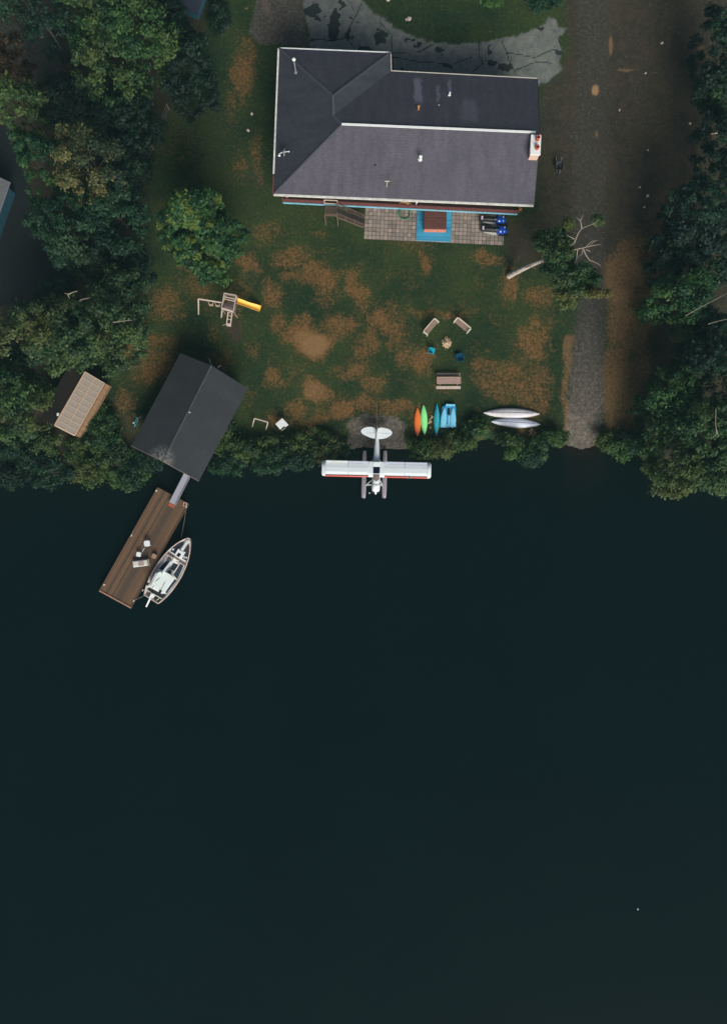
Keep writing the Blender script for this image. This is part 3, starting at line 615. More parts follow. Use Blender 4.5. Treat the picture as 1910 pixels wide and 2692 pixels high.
# leaning birch over the track
def leaning_birch():
    z6 = lambda a, b, z: P(1310 + a / 5.413, 560 + b / 5.413, z)
    root = thing('leaning_birch', 'leaning pale trunked birch with bare dead limbs over the gravel track', 'tree', P(1336, 724, GZ))
    o = root.location; Z = lambda a, b, z: z6(a, b, z) - o
    t = MB(); t.path([Z(140, 905, .6), Z(150, 890, 1.0), Z(300, 815, 2.6), Z(450, 745, 4), Z(700, 645, 5.6), Z(900, 580, 6.8), Z(1060, 525, 7.6)], [.36, .3, .25, .21, .16, .12, .09], 10)
    obj('trunk', t, M['birch'], root)
    t = MB()
    def br(pts, r): t.path([Z(*p) for p in pts], list(np.linspace(r, r * .25, len(pts))), 6)
    br([(150, 890, 1.0), (300, 815, 2.6), (450, 745, 4), (700, 645, 5.6), (900, 580, 6.8), (1060, 525, 7.6)], .05)
    br([(1060, 525, 7.6), (1200, 495, 8), (1350, 460, 8.3), (1450, 445, 8.5)], .065)
    br([(900, 580, 6.8), (1075, 420, 7.8), (1130, 285, 8.4), (1180, 220, 8.7), (1340, 155, 9), (1440, 90, 9.1)], .06)
    br([(1180, 220, 8.7), (1160, 110, 8.9), (1205, 20, 9)], .07); br([(1160, 110, 8.9), (1100, 60, 9)], .04)
    br([(1075, 370, 8), (970, 315, 8.2)], .05); br([(1340, 155, 9), (1400, 200, 9)], .03)
    br([(1200, 505, 8), (1240, 600, 7.8), (1290, 670, 7.6), (1400, 715, 7.4), (1450, 750, 7.3)], .055)
    br([(1120, 525, 7.8), (1105, 650, 7.4), (1065, 745, 7.1), (1000, 755, 7)], .045); br([(1200, 510, 8), (1180, 590, 7.7), (1120, 630, 7.6)], .04)
    br([(1230, 490, 8), (1320, 400, 8.5), (1420, 395, 8.7)], .04); br([(1240, 520, 8), (1310, 550, 8)], .05); br([(1300, 470, 8.1), (1330, 420, 8.4), (1390, 385, 8.5)], .04)
    br([(300, 815, 2.6), (430, 760, 4.2), (540, 800, 4.6)], .05); br([(900, 580, 6.8), (950, 800, 6.2), (1080, 1000, 5.6), (1150, 1100, 5.4)], .09); br([(700, 645, 5.6), (780, 480, 6.4), (640, 380, 6.4)], .07)
    obj('dead_limbs', t, M['deadwood'], root)
    g = np.random.default_rng(5); cen, rad, tin, acc = [], [], [], []
    for (a, b, sx, sy, n, ti, ac) in [(620, 400, 90, 100, 26, .25, 0), (820, 430, 120, 100, 34, .35, .1), (980, 480, 80, 70, 18, .45, .25), (850, 320, 80, 60, 14, .05, 0), (760, 560, 90, 50, 16, .35, .1), (900, 640, 130, 60, 26, .2, 0), (780, 600, 80, 50, 26, .2, 0), (980, 560, 70, 40, 18, .3, .1), (760, 780, 120, 60, 24, .1, 0),
                                     (950, 800, 170, 90, 44, .1, 0), (1080, 950, 190, 110, 56, .2, .0), (900, 970, 90, 60, 16, .6, .2), (1100, 1090, 180, 60, 30, .35, .1), (920, 1170, 110, 40, 16, .6, .6), (1020, 1260, 80, 60, 16, .5, .4), (1280, 1130, 90, 30, 10, .7, .8), (1440, 1140, 120, 25, 14, .8, 1), (1400, 940, 70, 50, 8, .1, 0), (1400, 100, 60, 30, 7, .3, .2), (970, 190, 70, 40, 8, .4, .5), (1250, 810, 60, 50, 10, .2, 0)]:
        for i in range(n):
            p = Z(a + g.normal() * sx * .6, b + g.normal() * sy * .6, 7.0 + g.normal() * .5 - max(0, (b - 600)) / 600 * 1.2)
            cen.append(p[:]); rad.append(.22 + .3 * g.random()); tin.append(ti + .15 + g.normal() * .15); acc.append(ac)
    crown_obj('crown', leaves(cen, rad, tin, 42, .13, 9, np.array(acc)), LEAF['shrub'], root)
leaning_birch()

# shore and garden shrubs
SHR = [(60, 1190, 62, 50, 'teal', 'dark shrub at the left edge of the lake bank'), (30, 1250, 55, 34, 'dark', 'low dark shrub over the water at the left edge'), (130, 1240, 58, 42, 'teal', 'dark rounded shrub over the water below the shed'),
       (128, 1172, 46, 36, 'olive', 'yellow green shrub just below the shed corner'), (215, 1178, 54, 40, 'shrub', 'leafy shrub touching the foot of the shed'), (272, 1132, 52, 62, 'bright', 'bright shrub beside the shed long wall'),
       (228, 1238, 52, 42, 'shrub', 'shrub over the water under the brown grass corner'), (300, 1200, 44, 40, 'olive', 'yellowish shrub on the bank left of the boathouse'), (330, 1250, 58, 36, 'bright', 'green shrub hanging over the lake left of the gangway'), (372, 1215, 46, 40, 'teal', 'dark shrub against the boathouse corner'),
       (598, 1165, 46, 40, 'shrub', 'shrub on the bank right of the boathouse'), (600, 1215, 44, 34, 'teal', 'low shrub over the water right of the boathouse'), (660, 1185, 50, 40, 'shrub', 'bank shrub below the wooden sawhorse'), (725, 1180, 50, 40, 'olive', 'brownish green bank shrub below the white square table'),
       (790, 1170, 46, 38, 'shrub', 'bank shrub halfway between boathouse and seaplane'), (850, 1170, 46, 42, 'shrub', 'bank shrub just left of the seaplane tail'), (886, 1190, 40, 30, 'teal', 'low shrub between the left wing and the beach'), (700, 1222, 44, 22, 'teal', 'low dark shrub at the waterline left of the seaplane'), (785, 1212, 44, 22, 'teal', 'waterline shrub behind the left wing tip'),
       (1105, 1182, 38, 20, 'shrub', 'shrub below the orange and green kayaks'), (1160, 1178, 40, 21, 'olive', 'yellow green shrub below the teal kayak'), (1215, 1158, 38, 24, 'shrub', 'shrub below the pedal boat'), (1252, 1126, 34, 20, 'bright', 'bright shrub between the pedal boat and the canoes'),
       (1335, 1160, 34, 20, 'shrub', 'shrub below the left half of the canoes'), (1370, 1184, 42, 23, 'bright', 'shrub over the water below the canoes'), (1428, 1170, 38, 30, 'bright', 'shrub over the water left of the boat ramp'), (1465, 1150, 22, 20, 'shrub', 'small shrub at the left side of the ramp foot'), (1395, 1200, 34, 20, 'teal', 'lowest shrub over the water below the canoes'),
       (1600, 1160, 32, 24, 'shrub', 'shrub at the right side of the boat ramp foot'), (1650, 1164, 40, 28, 'teal', 'dark shrub right of the boat ramp'), (1625, 1180, 34, 24, 'green', 'low shrub at the waterline right of the ramp'),
       (1290, -6, 34, 18, 'green', 'bright shrub cut by the top edge on the drive island'), (1425, 2, 55, 18, 'teal', 'dark shrub by the top edge near the drive end'), (590, 1120, 24, 24, 'teal', 'small dark shrub against the boathouse long side'),
       (575, 40, 26, 50, 'dark', 'dark shrub beside the navy roof and the gravel')]
for i, (px, py, rx, ry, pal, lab) in enumerate(SHR):
    tree(px, py, 1.5, rx, ry, pal, lab, name='shrub', seed=200 + i, rz=.95, size=.12, cat='shrub', group='shrubs along the lake bank and drive', acc=.3 if pal in ('shrub', 'olive') else 0, bias=.12 if pal != 'dark' else 0)

def twigs(name, label, cat, pts_list, m, base, r=.04):
    root = base; t = MB()
    for pts in pts_list: t.path([Vector(p) - base for p in pts], list(np.linspace(r, r * .4, len(pts))), 6)
    o = obj(name, t, m); o.location = base; tag(o, label, cat); return o
zz = lambda a, b, z: P(a / 2.32, 440 + b / 2.32, z)
twigs('dead_branch', 'forked pale dead branch standing out of the left tree tops', 'branch', [[zz(450, 850, 6), zz(425, 800, 8), zz(412, 770, 9), zz(395, 768, 9.2)], [zz(415, 775, 9), zz(450, 760, 9.3), zz(475, 755, 9.4)], [zz(450, 835, 7), zz(500, 805, 8.6), zz(550, 795, 9)]], M['deadwood'], zz(450, 850, 6), .06)
twigs('bare_branch', 'short straight pale branch on the olive tree', 'branch', [[zz(690, 945, 9.6), zz(740, 938, 10), zz(805, 932, 10.2)]], M['deadwood'], zz(690, 945, 9.6), .05)
twigs('bare_branch', 'thin pale branch curving through the right edge tree', 'branch', [[P(1800, 830, 8.5), P(1845, 805, 9), P(1912, 770, 9.2)], [P(1860, 852, 8.6), P(1890, 843, 9), P(1915, 838, 9)]], M['deadwood'], P(1800, 830, 8.5), .035)
twigs('bare_branch', 'upright pale forked branch in the trees above the lake at right', 'branch', [[P(1880, 1075, 10.2), P(1879, 1110, 10.4), P(1882, 1140, 10.3), P(1872, 1150, 10)], [P(1881, 1130, 10.3), P(1888, 1148, 10.2)]], M['deadwood'], P(1880, 1075, 10.2), .05)
twigs('fallen_plank', 'pale plank lying by the dark trees at the right edge', 'plank', [[P(1858, 352, 1.0), P(1905, 348, 1.1)]], M['pale_wood'], P(1858, 352, 1.0), .07)
# wire fence at the left of the lawn
fr = thing('wire_fence', 'thin wire fence along the shaded left side of the lawn', 'fence', P(440, 300, GZ)); fo = fr.location
fp = [P(446, 290), P(425, 345), P(405, 395), P(385, 440), P(371, 484)]
for p in fp: b = MB(); b.path([p - fo, p - fo + Vector((0, 0, 1.3))], .04, 6); obj('post', b, M['log_grey'], fr)
b = MB()
for z in (.4, .8, 1.25):
    b.path([p - fo + Vector((0, 0, z)) for p in fp], .012, 5)
obj('wire', b, M['steel'], fr)

# ------------------------------------------------------------------ main house
ZE, ZR = 6.0, 8.7
hr = thing('house', 'large house with dark shingled hip and gable roof, white gutters and a lakeside deck', 'house', P(1060, 340, GZ), R(-2.35))
L = loc_fn(hr)
A_, B_, C_, D_ = L(734, 127, ZE), L(1026, 139, ZE), L(1027, 187, ZE), L(1411, 207, ZE)
E_, F_ = L(1401, 539, ZE), L(719, 510, ZE)
R3, R4, R1, R2 = L(875, 252, ZR - .35), L(876, 304, ZR - .35), L(898, 327, ZR), L(1417, 349, ZR)
lx = lambda px, py, z: L(px, py, z)
stk = []
for (x0, x1, y0, y1, s_) in [(1085, 1111, 192, 275, .9), (1146, 1158, 215, 272, .6), (1176, 1187, 196, 240, .7), (1208, 1252, 262, 335, .3)]:
    a, b = L(x0, y1, 7.2), L(x1, y0, 7.2); stk.append((a.x, b.x, min(a.y, b.y), max(a.y, b.y), s_))
RM = [shingles('roof_shingles', (80, 76, 87), (64, 62, 72), False, stk), shingles('roof_shingles_side_shaded', (56, 58, 68), (48, 50, 58), True)]  # side slopes use a darker copy, their shade put into the colour
b = MB()
def slab(poly, mi):
    n = len(poly); dn = Vector((0, 0, -.12)); vs = poly + [p + dn for p in poly]
    c = sum(((poly[i] - poly[0]).cross(poly[i + 1] - poly[0]) for i in range(1, n - 1)), Vector())
    if c.z < 0: poly = poly[::-1]; vs = poly + [p + dn for p in poly]
    b.add(vs, [tuple(range(n)), tuple(range(n, 2 * n))[::-1]] + [(i, n + i, n + (i + 1) % n, (i + 1) % n) for i in range(n)], mi)
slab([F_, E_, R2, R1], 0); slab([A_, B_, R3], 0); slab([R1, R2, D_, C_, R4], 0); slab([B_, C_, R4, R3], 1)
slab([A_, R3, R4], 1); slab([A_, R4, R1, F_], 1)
roof = obj('roof', b, RM, hr)
def strip(name, a, c, w_, h_, m, par, off=0, lab=None):
    q = MB(); up = Vector((0, 0, off)); q.beam(a + up, c + up, w_, h_); return obj(name, q, m, par, lab)
strip('ridge_cap', R1, R2.lerp(R1, .02), .19, .06, M['white'], roof, .06, 'white ridge flashing')
cap = mat('hip_cap', (76, 74, 88), .85, .2, 8)
q = MB()
for a, c in ((A_, R3), (R3, R4), (R4, R1), (B_, R3), (F_, R1)): q.beam(a + Vector((0, 0, .03)), c + Vector((0, 0, .03)), .2 if a is not F_ else .12, .03)
obj('hip_cap', q, cap, roof)
def gutter(a, c, w_, m=M['white'], dz=-.06):
    q = MB(); d = (c - a).normalized(); n_ = Vector((d.y, -d.x, 0)); q.beam(a + Vector((0, 0, dz)), c + Vector((0, 0, dz)), w_, .14)
    return obj('gutter', q, m, roof)
gutter(F_ - Vector((.0, .06, 0)), E_ - Vector((0, .06, 0)), .16, M['white_worn'])
gutter(A_ - Vector((.07, 0, 0)), F_.lerp(A_, .14) - Vector((.07, 0, 0)), .15, M['white_worn'])
gutter(F_ - Vector((.07, 0, 0)), F_.lerp(A_, .125) - Vector((.07, 0, 0)), .1, M['rail_red'])
gutter(A_ + Vector((0, .04, 0)), B_ + Vector((0, .04, 0)), .11); gutter(B_ + Vector((.04, 0, 0)), C_ + Vector((.04, 0, 0)), .06, M['cream']); gutter(C_ + Vector((.05, .04, 0)), D_ + Vector((0, .04, 0)), .07, M['cream'])
q = MB(); q.beam(D_ + Vector((.03, 0, -.1)), R2 + Vector((.03, 0, -.1)), .06, .2); q.beam(R2 + Vector((.03, 0, -.1)), E_ + Vector((.03, 0, -.1)), .06, .2); obj('barge_board', q, M['metal_dark'], roof)
# walls
ins = .5
x0, x1 = (A_.x + F_.x) / 2 + ins, E_.x - ins; y0 = F_.y + ins + .1; xm = C_.x - ins; yn = A_.y - ins; yc = C_.y - ins
y0 = max(F_.y, E_.y) + 1.4
x1 = min(D_.x, E_.x) - ins
wp = [(x0, y0), (x1, y0), (x1, yc), (xm, yc), (xm, yn), (x0, yn)]
b = MB(); b.prism(wp, -.3, ZE - GZ - .02); wall = obj('wall', b, M['siding'], hr)
b = MB(); g0 = (E_.x + D_.x) / 2 - .48
b.add([(x1, y0 + .05, ZE - GZ), (x1, yc - .05, ZE - GZ), (x1, R2.y, ZR - GZ - .25), (x1 - .15, y0 + .05, ZE - GZ), (x1 - .15, yc - .05, ZE - GZ), (x1 - .15, R2.y, ZR - GZ - .25)], [(0, 1, 2), (5, 4, 3), (0, 2, 5, 3), (1, 4, 5, 2)]); obj('gable_wall', b, M['siding'], hr)
def window(x, y, z, w_, h_, ax, par=wall):
    q = MB(); t = .08
    for s_ in (-1, 1):
        if ax == 0: q.box((x + s_ * w_ / 2, y, z), (t, .1, h_ + t)); q.box((x, y, z + s_ * h_ / 2), (w_ - t, .1, t))
        else: q.box((x, y + s_ * w_ / 2, z), (.1, t, h_ + t)); q.box((x, y, z + s_ * h_ / 2), (.1, w_ - t, t))
    f = obj('window', q, M['white'], par); q = MB(); q.box((x, y, z), (w_ - t, .04, h_ - t) if ax == 0 else (.04, w_ - t, h_ - t)); obj('pane', q, M['glass'], f)
for i in range(7): window(x0 + 2 + i * 3.4, y0 - .03, 4.1, 1.6, 1.2, 0)
for i in range(3): window(x0 + 2 + i * 3.0, y0 - .03, 1.5, 1.4, 1.1, 0)
for i in range(3): window(x1 - 6 + i * 2.4, yc + .03, 4.0, 1.4, 1.1, 0)
for i in range(3): window(x0 - .03, y0 + 2.5 + i * 3.4, 4.0, 1.4, 1.1, 1)
for i in range(2): window(x1 + .03, y0 + 2.2 + i * 4.4, 1.6, 1.4, 1.1, 1)
def door(x, y, z, w_=.95, h_=2.05):
    q = MB(); q.box((x, y, z + h_ / 2), (w_, .08, h_)); d = obj('door', q, M['rail_red'], wall, bevel=.01); q = MB(); q.ball((x + w_ * .4, y - .07, z + 1), .035, 8, 5); obj('handle', q, M['steel'], d)
door(x0 + 12.4, y0 - .03, 0.05); door(x0 + 3.6, y0 - .03, 2.85)
q = MB(); q.box((xm + 6, yc + .03, 1.15), (4.6, .08, 2.2)); obj('garage_door', q, M['cream'], wall)
# chimney
cz = 8.9; c1, c2, c3, c4 = L(1394, 354, cz), L(1421, 355, cz), L(1419.5, 408, cz), L(1392.5, 407, cz)
cx, cy = (c1.x + c2.x + c3.x + c4.x) / 4, (c1.y + c2.y + c3.y + c4.y) / 4; cw, ch = abs(c2.x - c1.x), abs(c1.y - c4.y)
b = MB(); b.box((cx, cy, (cz - GZ) / 2 - .1), (cw - .12, ch - .12, cz - GZ)); chm = obj('chimney', b, M['brick'], hr)
b = MB(); b.box((cx, cy, cz - GZ - .02), (cw, ch, .14)); obj('chimney_cap', b, M['white'], chm, bevel=.02)
for dy, hh in ((ch * .26, .55), (-ch * .17, .35)):
    b = MB(); n_ = 14; ro, ri = .17, .11; ox = cx + .12; z0 = cz - GZ + .05
    rings = [[(ox + r_ * math.cos(2 * math.pi * k / n_), cy + dy + r_ * math.sin(2 * math.pi * k / n_), z_) for k in range(n_)] for r_, z_ in ((ro * 1.1, z0), (ro, z0 + hh), (ri, z0 + hh), (ri * .95, z0 + .1))]
    b.loft(rings, cap=False); b.add(rings[-1], [tuple(range(n_))], 1); obj('flue_pot', b, [M['terracotta'], M['black']], chm)
# deck
ZD = 3.7; da, dc = L(745, 535, ZD - .35), L(1357, 565.5, ZD - .35)
zl = lambda z: z - GZ
b = MB(); yd0, yd1 = da.y + .06, dc.y + .06
b.prism([(da.x, yd0), (dc.x, yd1), (dc.x, y0 - .02), (da.x, y0 - .02)], zl(ZD) - .12, zl(ZD)); deck = obj('deck', b, M['deck_brown'], hr)
b = MB(); b.beam((da.x, da.y, zl(ZD) - .2), (dc.x, dc.y, zl(ZD) - .17), .05, .24); b.beam((dc.x + .03, dc.y, zl(ZD) - .2), (dc.x + .03, y0, zl(ZD) - .17), .05, .24); b.beam((da.x - .03, da.y, zl(ZD) - .2), (da.x - .03, y0, zl(ZD) - .17), .05, .24)
obj('deck_fascia', b, M['blue_trim'], deck)
npst = 12
for i in range(npst + 1):
    f = i / npst; x = da.x + (dc.x - da.x) * f; y = da.y + (dc.y - da.y) * f + .02
    b = MB(); b.box((x, y, zl(ZD) + .36), (.08, .08, .76)); b.box((x, y + 1.1, zl(ZD) / 2 - .1), (.14, .14, zl(ZD))) ; obj('post', b, M['rail_red'], deck)
b = MB()
gl0, gl1 = (L(853, 541, ZD).x - da.x) / (dc.x - da.x), (L(887, 541, ZD).x - da.x) / (dc.x - da.x)
pt = lambda f, z: (da.x + (dc.x - da.x) * f, da.y + (dc.y - da.y) * f + .02, z)
for (f0, f1) in ((0, gl0), (gl1, 1)):
    for z_, w_, h_ in ((.74, .07, .05), (.56, .04, .07), (.40, .04, .08), (.26, .04, .08), (.12, .04, .08)): b.beam(pt(f0, zl(ZD) + z_), pt(f1, zl(ZD) + z_), w_, h_)
for xx in (da.x, dc.x):
    for z_ in (.74, .5, .26): b.beam((xx, pt(0 if xx == da.x else 1, 0)[1], zl(ZD) + z_), (xx, y0, zl(ZD) + z_), .08, .06)
obj('railing', b, M['rail_red'], deck)
b = MB(); g0_, g1_ = pt(gl0, zl(ZD)), pt(gl1, zl(ZD))
for z_ in (.15, 1.0): b.beam((g0_[0], g0_[1], g0_[2] + z_), (g1_[0], g1_[1], g1_[2] + z_), .06, .06)
for gg in (g0_, g1_): b.beam((gg[0], gg[1], gg[2] + .1), (gg[0], gg[1], gg[2] + 1.0), .06, .06)
obj('gate', b, M['pale_wood'], deck)
# stair: landing and flight down to the patio
b = MB(); l0, l1, l2, l3 = L(855, 543, ZD - .05), L(886, 544, ZD - .05), L(886, 569, ZD - .05), L(853, 567, ZD - .05)
stw = mat('stair_wood', (100, 84, 72), .8, .35, 6)
b.prism([(p.x, p.y) for p in (l0, l1, l2, l3)], zl(ZD) - .12, zl(ZD) - .03)
for p in (l2, l3): b.box((p.x, p.y + .06, zl(ZD) / 2), (.1, .1, zl(ZD)))
stair = obj('stair', b, stw, hr)
s0, s1 = L(887, 546, ZD), L(956, 590, GZ + .1)
dxs = s1.x - s0.x; ns = 14; wst = .95
for i in range(ns):
    f = (i + .5) / ns; b = MB(); x = l1.x + dxs * f; y = (l1.y + l2.y) / 2 + .0; z = zl(ZD) - .1 - (zl(ZD) - .1) * (i + 1) / (ns + 1)
    b.box((x, y, z), (dxs / ns * .9, abs(l1.y - l2.y) - .05, .05)); obj('tread', b, M['metal_dark'] if 0 else mat('tread', (60, 54, 50), .8, .3, 5) if i == 0 else bpy.data.materials['tread'], stair)
b = MB()
for y in (l1.y, l2.y):
    b.beam((l1.x, y, zl(ZD) - .2), (l1.x + dxs, y, .0), .05, .24)
    b.beam((l1.x, y, zl(ZD) + .85), (l1.x + dxs, y, 1.0), .07, .05); b.beam((l1.x, y, zl(ZD) + .4), (l1.x + dxs, y, .55), .04, .05)
    for f in (0, .33, .66, 1): b.beam((l1.x + dxs * f, y, (zl(ZD) - .2) * (1 - f)), (l1.x + dxs * f, y, (zl(ZD) + .85) * (1 - f) + 1.0 * f), .07, .07)
b.beam((l3.x, l3.y, zl(ZD) + .5), (l2.x, l2.y, zl(ZD) + .5), .05, .12); b.beam((l3.x, l3.y, zl(ZD) + .15), (l2.x, l2.y, zl(ZD) + .15), .05, .1)
obj('handrail', b, stw, stair)

# roof furniture: each is fixed to the roof
def vent(px, py, zt, h, r, m, capr=0, lab='vent_pipe', capm=None, txt=None):
    p = L(px, py, zt); b = MB(); b.path([(p.x, p.y, zl(zt) - h), (p.x, p.y, zl(zt))] if 0 else [(p.x, p.y, p.z - h), (p.x, p.y, p.z)], r, 12)
    b.disc((p.x, p.y, p.z - h), r * 2.1, .03, 14)
    o = obj(lab, b, m, roof, txt)
    if capr:
        b = MB(); b.ball((p.x, p.y, p.z), (capr, capr, capr * .6), 12, 6); obj('vent_cap', b, capm or m, o)
vent(772, 156, 9.2, 2.2, .07, M['steel'], .17, 'vent_pipe', M['white'], 'tall white capped flue on the north wing')
vent(1100, 279, 8.5, .8, .09, M['orange_fl'] if 0 else mat('rusty_vent', (190, 130, 70), .6, .4, 6), .13, 'vent_pipe', None, 'rust coloured vent')
vent(1153, 276, 7.6, .3, .05, M['black'], .05, 'vent_pipe', M['white'])
vent(1182, 243, 7.6, .5, .06, M['white'], .08)
vent(1105, 411, 8.3, .7, .09, M['white'], .16)
vent(985.5, 434, 7.3, .35, .08, M['black'], .09, 'vent_pipe')
# satellite dish
sdp = L(742, 400, 6.9)
b = MB(); b.path([sdp + Vector((-.35, -.2, -.45)), sdp + Vector((-.3, -.15, -.1)), sdp], .035, 6); b.path([sdp, sdp + Vector((.55, .1, -.05))], .03, 6)
dsh_ = obj('satellite_dish', b, M['white'], roof, 'grey satellite dish on the west slope')
b = MB(); n_ = 18
rings = [[sdp + Vector((.03 + .16 * (t / 1.) ** 2, 0, 0)) + Vector((0, t * .36 * math.cos(2 * math.pi * k / n_) * 1.0, t * .36 * math.sin(2 * math.pi * k / n_))) for k in range(n_)] for t in (.02, .4, .7, 1)]
b.loft(rings, cap=False); o = obj('dish_reflector', b, M['dish'], dsh_); so_ = o.modifiers.new('solid', 'SOLIDIFY'); so_.thickness = .02
b = MB(); b.ball(sdp + Vector((.58, .1, -.05)), .07, 8, 5); b.ball(sdp + Vector((-.3, -.2, -.3)), (.13, .08, .08), 8, 5); obj('receiver', b, M['white'], dsh_)
an = L(1016, 488, 7.0); b = MB(); b.path([an + Vector((0, 0, -.3)), an + Vector((.03, .15, .6))], .025, 6); b.path([an + Vector((-.18, .15, .6)), an + Vector((.22, .17, .6))], .04, 6); obj('antenna', b, M['cream'], roof)

# ------------------------------------------------------------------ patio
def paver_mat():
    n = NT('concrete_pavers'); co = n.coord(); br = n.n('ShaderNodeTexBrick'); n.l(co, br.inputs['Vector']); br.offset = 0; br.inputs['Scale'].default_value = 1
    br.inputs['Brick Width'].default_value = .385; br.inputs['Row Height'].default_value = .385; br.inputs['Mortar Size'].default_value = .02
    br.inputs['Color1'].default_value = (*s2l((162, 148, 138)), 1); br.inputs['Color2'].default_value = (*s2l((124, 116, 110)), 1); br.inputs['Mortar'].default_value = (*s2l((48, 44, 40)), 1)
    f = n.noise(co, 5, 5, .7); col = n.mix(1.0, br.outputs[0], n.ramp(f, [(.3, (.65, .65, .65)), (.7, (1.15, 1.15, 1.12))]), 'MULTIPLY')
    n.l(col, n.b.inputs['Base Color']); n.b.inputs['Roughness'].default_value = .9; n.bump(br.outputs['Fac'], -.6, .02); return n.m
pr = P(956, 629, GZ); b = MB()
M4 = (Matrix.Translation(pr) @ Matrix.Rotation(R(-2.6), 4, 'Z')).inverted()
LP = lambda px, py, z=GZ: M4 @ P(px, py, z)
q0, q1, q2, q3 = LP(956, 629), LP(1322, 646), LP(1326, 540), LP(962, 510)
b.prism([(q0.x, q0.y), (q1.x, q1.y), (q2.x, q2.y), (q3.x, q3.y)], -.1, .07)
o = obj('patio', b, paver_mat(), bevel=.01); o.location = pr; o.rotation_euler = (0, 0, R(-2.6)); o['kind'] = 'structure'
# platform and hot tub
tr = thing('blue_platform', 'flat bright blue boarded platform on the patio under the hot tub', 'platform', P(1140, 595), R(-1.2)); LT = loc_fn(tr)
b = MB(); c0, c1_, c2_, c3_ = LT(1094, 633), LT(1184, 636.5), LT(1187, 540), LT(1096, 540)
b.prism([(p.x, p.y) for p in (c0, c1_, c2_, c3_)], .072, .13); obj('boards', b, M['tub_mat'], tr, bevel=.01)
ht = thing('hot_tub', 'square hot tub with brown cover and orange wood sides on the blue platform', 'hot tub', P(1143, 582), R(-1)); LH = loc_fn(ht)
zt = 2.0; a0, a1, a2, a3 = LH(1114, 602, zt), LH(1173, 603, zt), LH(1173, 538, zt), LH(1114, 538, zt)
b = MB(); b.prism([(a0.x + .03, a0.y + .03), (a1.x - .03, a1.y + .03), (a2.x - .03, a2.y), (a3.x + .03, a3.y)], .14, zt - GZ - .1); obj('cabinet', b, M['tub_side'], ht)
b = MB(); mx_ = (a0.y + a2.y) / 2; b.prism([(a0.x, a0.y), (a1.x, a1.y), (a1.x, mx_ - .015), (a0.x, mx_ - .015)], zt - GZ - .095, zt - GZ); b.prism([(a0.x, mx_ + .015), (a1.x, mx_ + .015), (a2.x, a2.y), (a3.x, a3.y)], zt - GZ - .095, zt - GZ)
obj('cover', b, M['tub_cover'], ht, bevel=.03)
b = MB(); b.box(((a0.x + a1.x) / 2, a0.y - .02, zt - GZ - .3), (.05, .04, .35)); b.box(((a0.x + a1.x) / 2 + .5, a0.y - .01, .5), (.05, .03, .12)); obj('strap', b, M['cream'], ht)
# hose
hp = P(1062, 563, GZ + .08); b = MB()
for k in range(5):
    rr = .50 + .03 * (k % 3); ox, oy = rnd.uniform(-.05, .05), rnd.uniform(-.05, .05)
    b.path([(ox + rr * math.cos(t), oy + rr * math.sin(t), .02 + .028 * k) for t in np.linspace(0, 2 * math.pi, 36, endpoint=False)], .018, 6, closed=True)
b.path([(.5, .2, .02), (.7, .5, .02), (1.3, .9, .02)], .018, 6)
o = obj('garden_hose', b, M['hose']); o.location = hp; tag(o, 'coiled green garden hose on the paving slabs', 'hose')
# snowmobiles
def snowmobile(px, py, rz, lab):
    r_ = thing('snowmobile', lab, 'snowmobile', P(px, py, GZ + .07), rz, 'blue snowmobiles parked on the patio')
    # x forward
    b = MB()   # hood: lofted cowl
    rings = []
    for x, w_, zb, zt_ in ((.20, .30, .28, .62), (.35, .40, .26, .80), (.6, .42, .22, .82), (.9, .38, .20, .68), (1.15, .28, .20, .50), (1.3, .12, .22, .36)):
        rings.append([(x, -w_, zb), (x, -w_ * 1.02, (zb + zt_) / 2), (x, -w_ * .7, zt_ - .05), (x, 0, zt_), (x, w_ * .7, zt_ - .05), (x, w_ * 1.02, (zb + zt_) / 2), (x, w_, zb)])
    b.loft(rings); obj('hood', b, M['sm_blue'], r_)
    b = MB(); b.loft([[(.35, -.3, .78), (.35, 0, .84), (.35, .3, .78)], [(.12, -.3, 1.02), (.12, 0, 1.08), (.12, .3, 1.02)]], cap=False, closed=False); o = obj('windshield', b, M['glass'], r_); s_ = o.modifiers.new('s', 'SOLIDIFY'); s_.thickness = .015
    b = MB(); rings = []
    for x, w_, z_ in ((-1.15, .16, .62), (-.9, .2, .70), (-.4, .2, .70), (.0, .17, .66), (.22, .12, .64)):
        rings.append([(x, -w_, .42), (x, -w_, z_ - .05), (x, -w_ * .6, z_), (x, w_ * .6, z_), (x, w_, z_ - .05), (x, w_, .42)])
    b.loft(rings); obj('seat', b, M['black'], r_)
    b = MB(); b.box((-.45, 0, .26), (1.7, .4, .34)); obj('tunnel', b, M['metal_dark'], r_, bevel=.02)
    b = MB(); b.box((-.45, 0, .13), (1.75, .34, .26)); obj('track', b, M['black'], r_, bevel=.06)
    for s_ in (-1, 1):
        b = MB(); b.prism([(-1.0, s_ * .26), (.25, s_ * .26), (.25, s_ * .48), (.0, s_ * .48), (-.98, s_ * .32)], .26, .30); obj('running_board', b, M['sm_white'], r_)
        b = MB(); b.path([(.5, s_ * .46, .06), (1.2, s_ * .46, .06), (1.42, s_ * .46, .2)], .05, 6); b.beam((.85, s_ * .46, .08), (.75, s_ * .3, .35), .06, .06); obj('ski', b, M['black'], r_)
    b = MB(); b.box((-1.12, 0, .66), (.16, .32, .05)); obj('rear_rack', b, M['pink'], r_)
    b = MB(); b.path([(.05, -.36, .92), (.14, -.12, .96), (.14, .12, .96), (.05, .36, .92)], .022, 6); b.path([(.2, 0, .7), (.14, 0, .96)], .03, 6); obj('handlebar', b, M['steel'], r_)
    b = MB(); b.box((.95, -.2, .62), (.05, .16, .08)); b.box((.95, .2, .62), (.05, .16, .08)); obj('headlight', b, M['white'], r_)
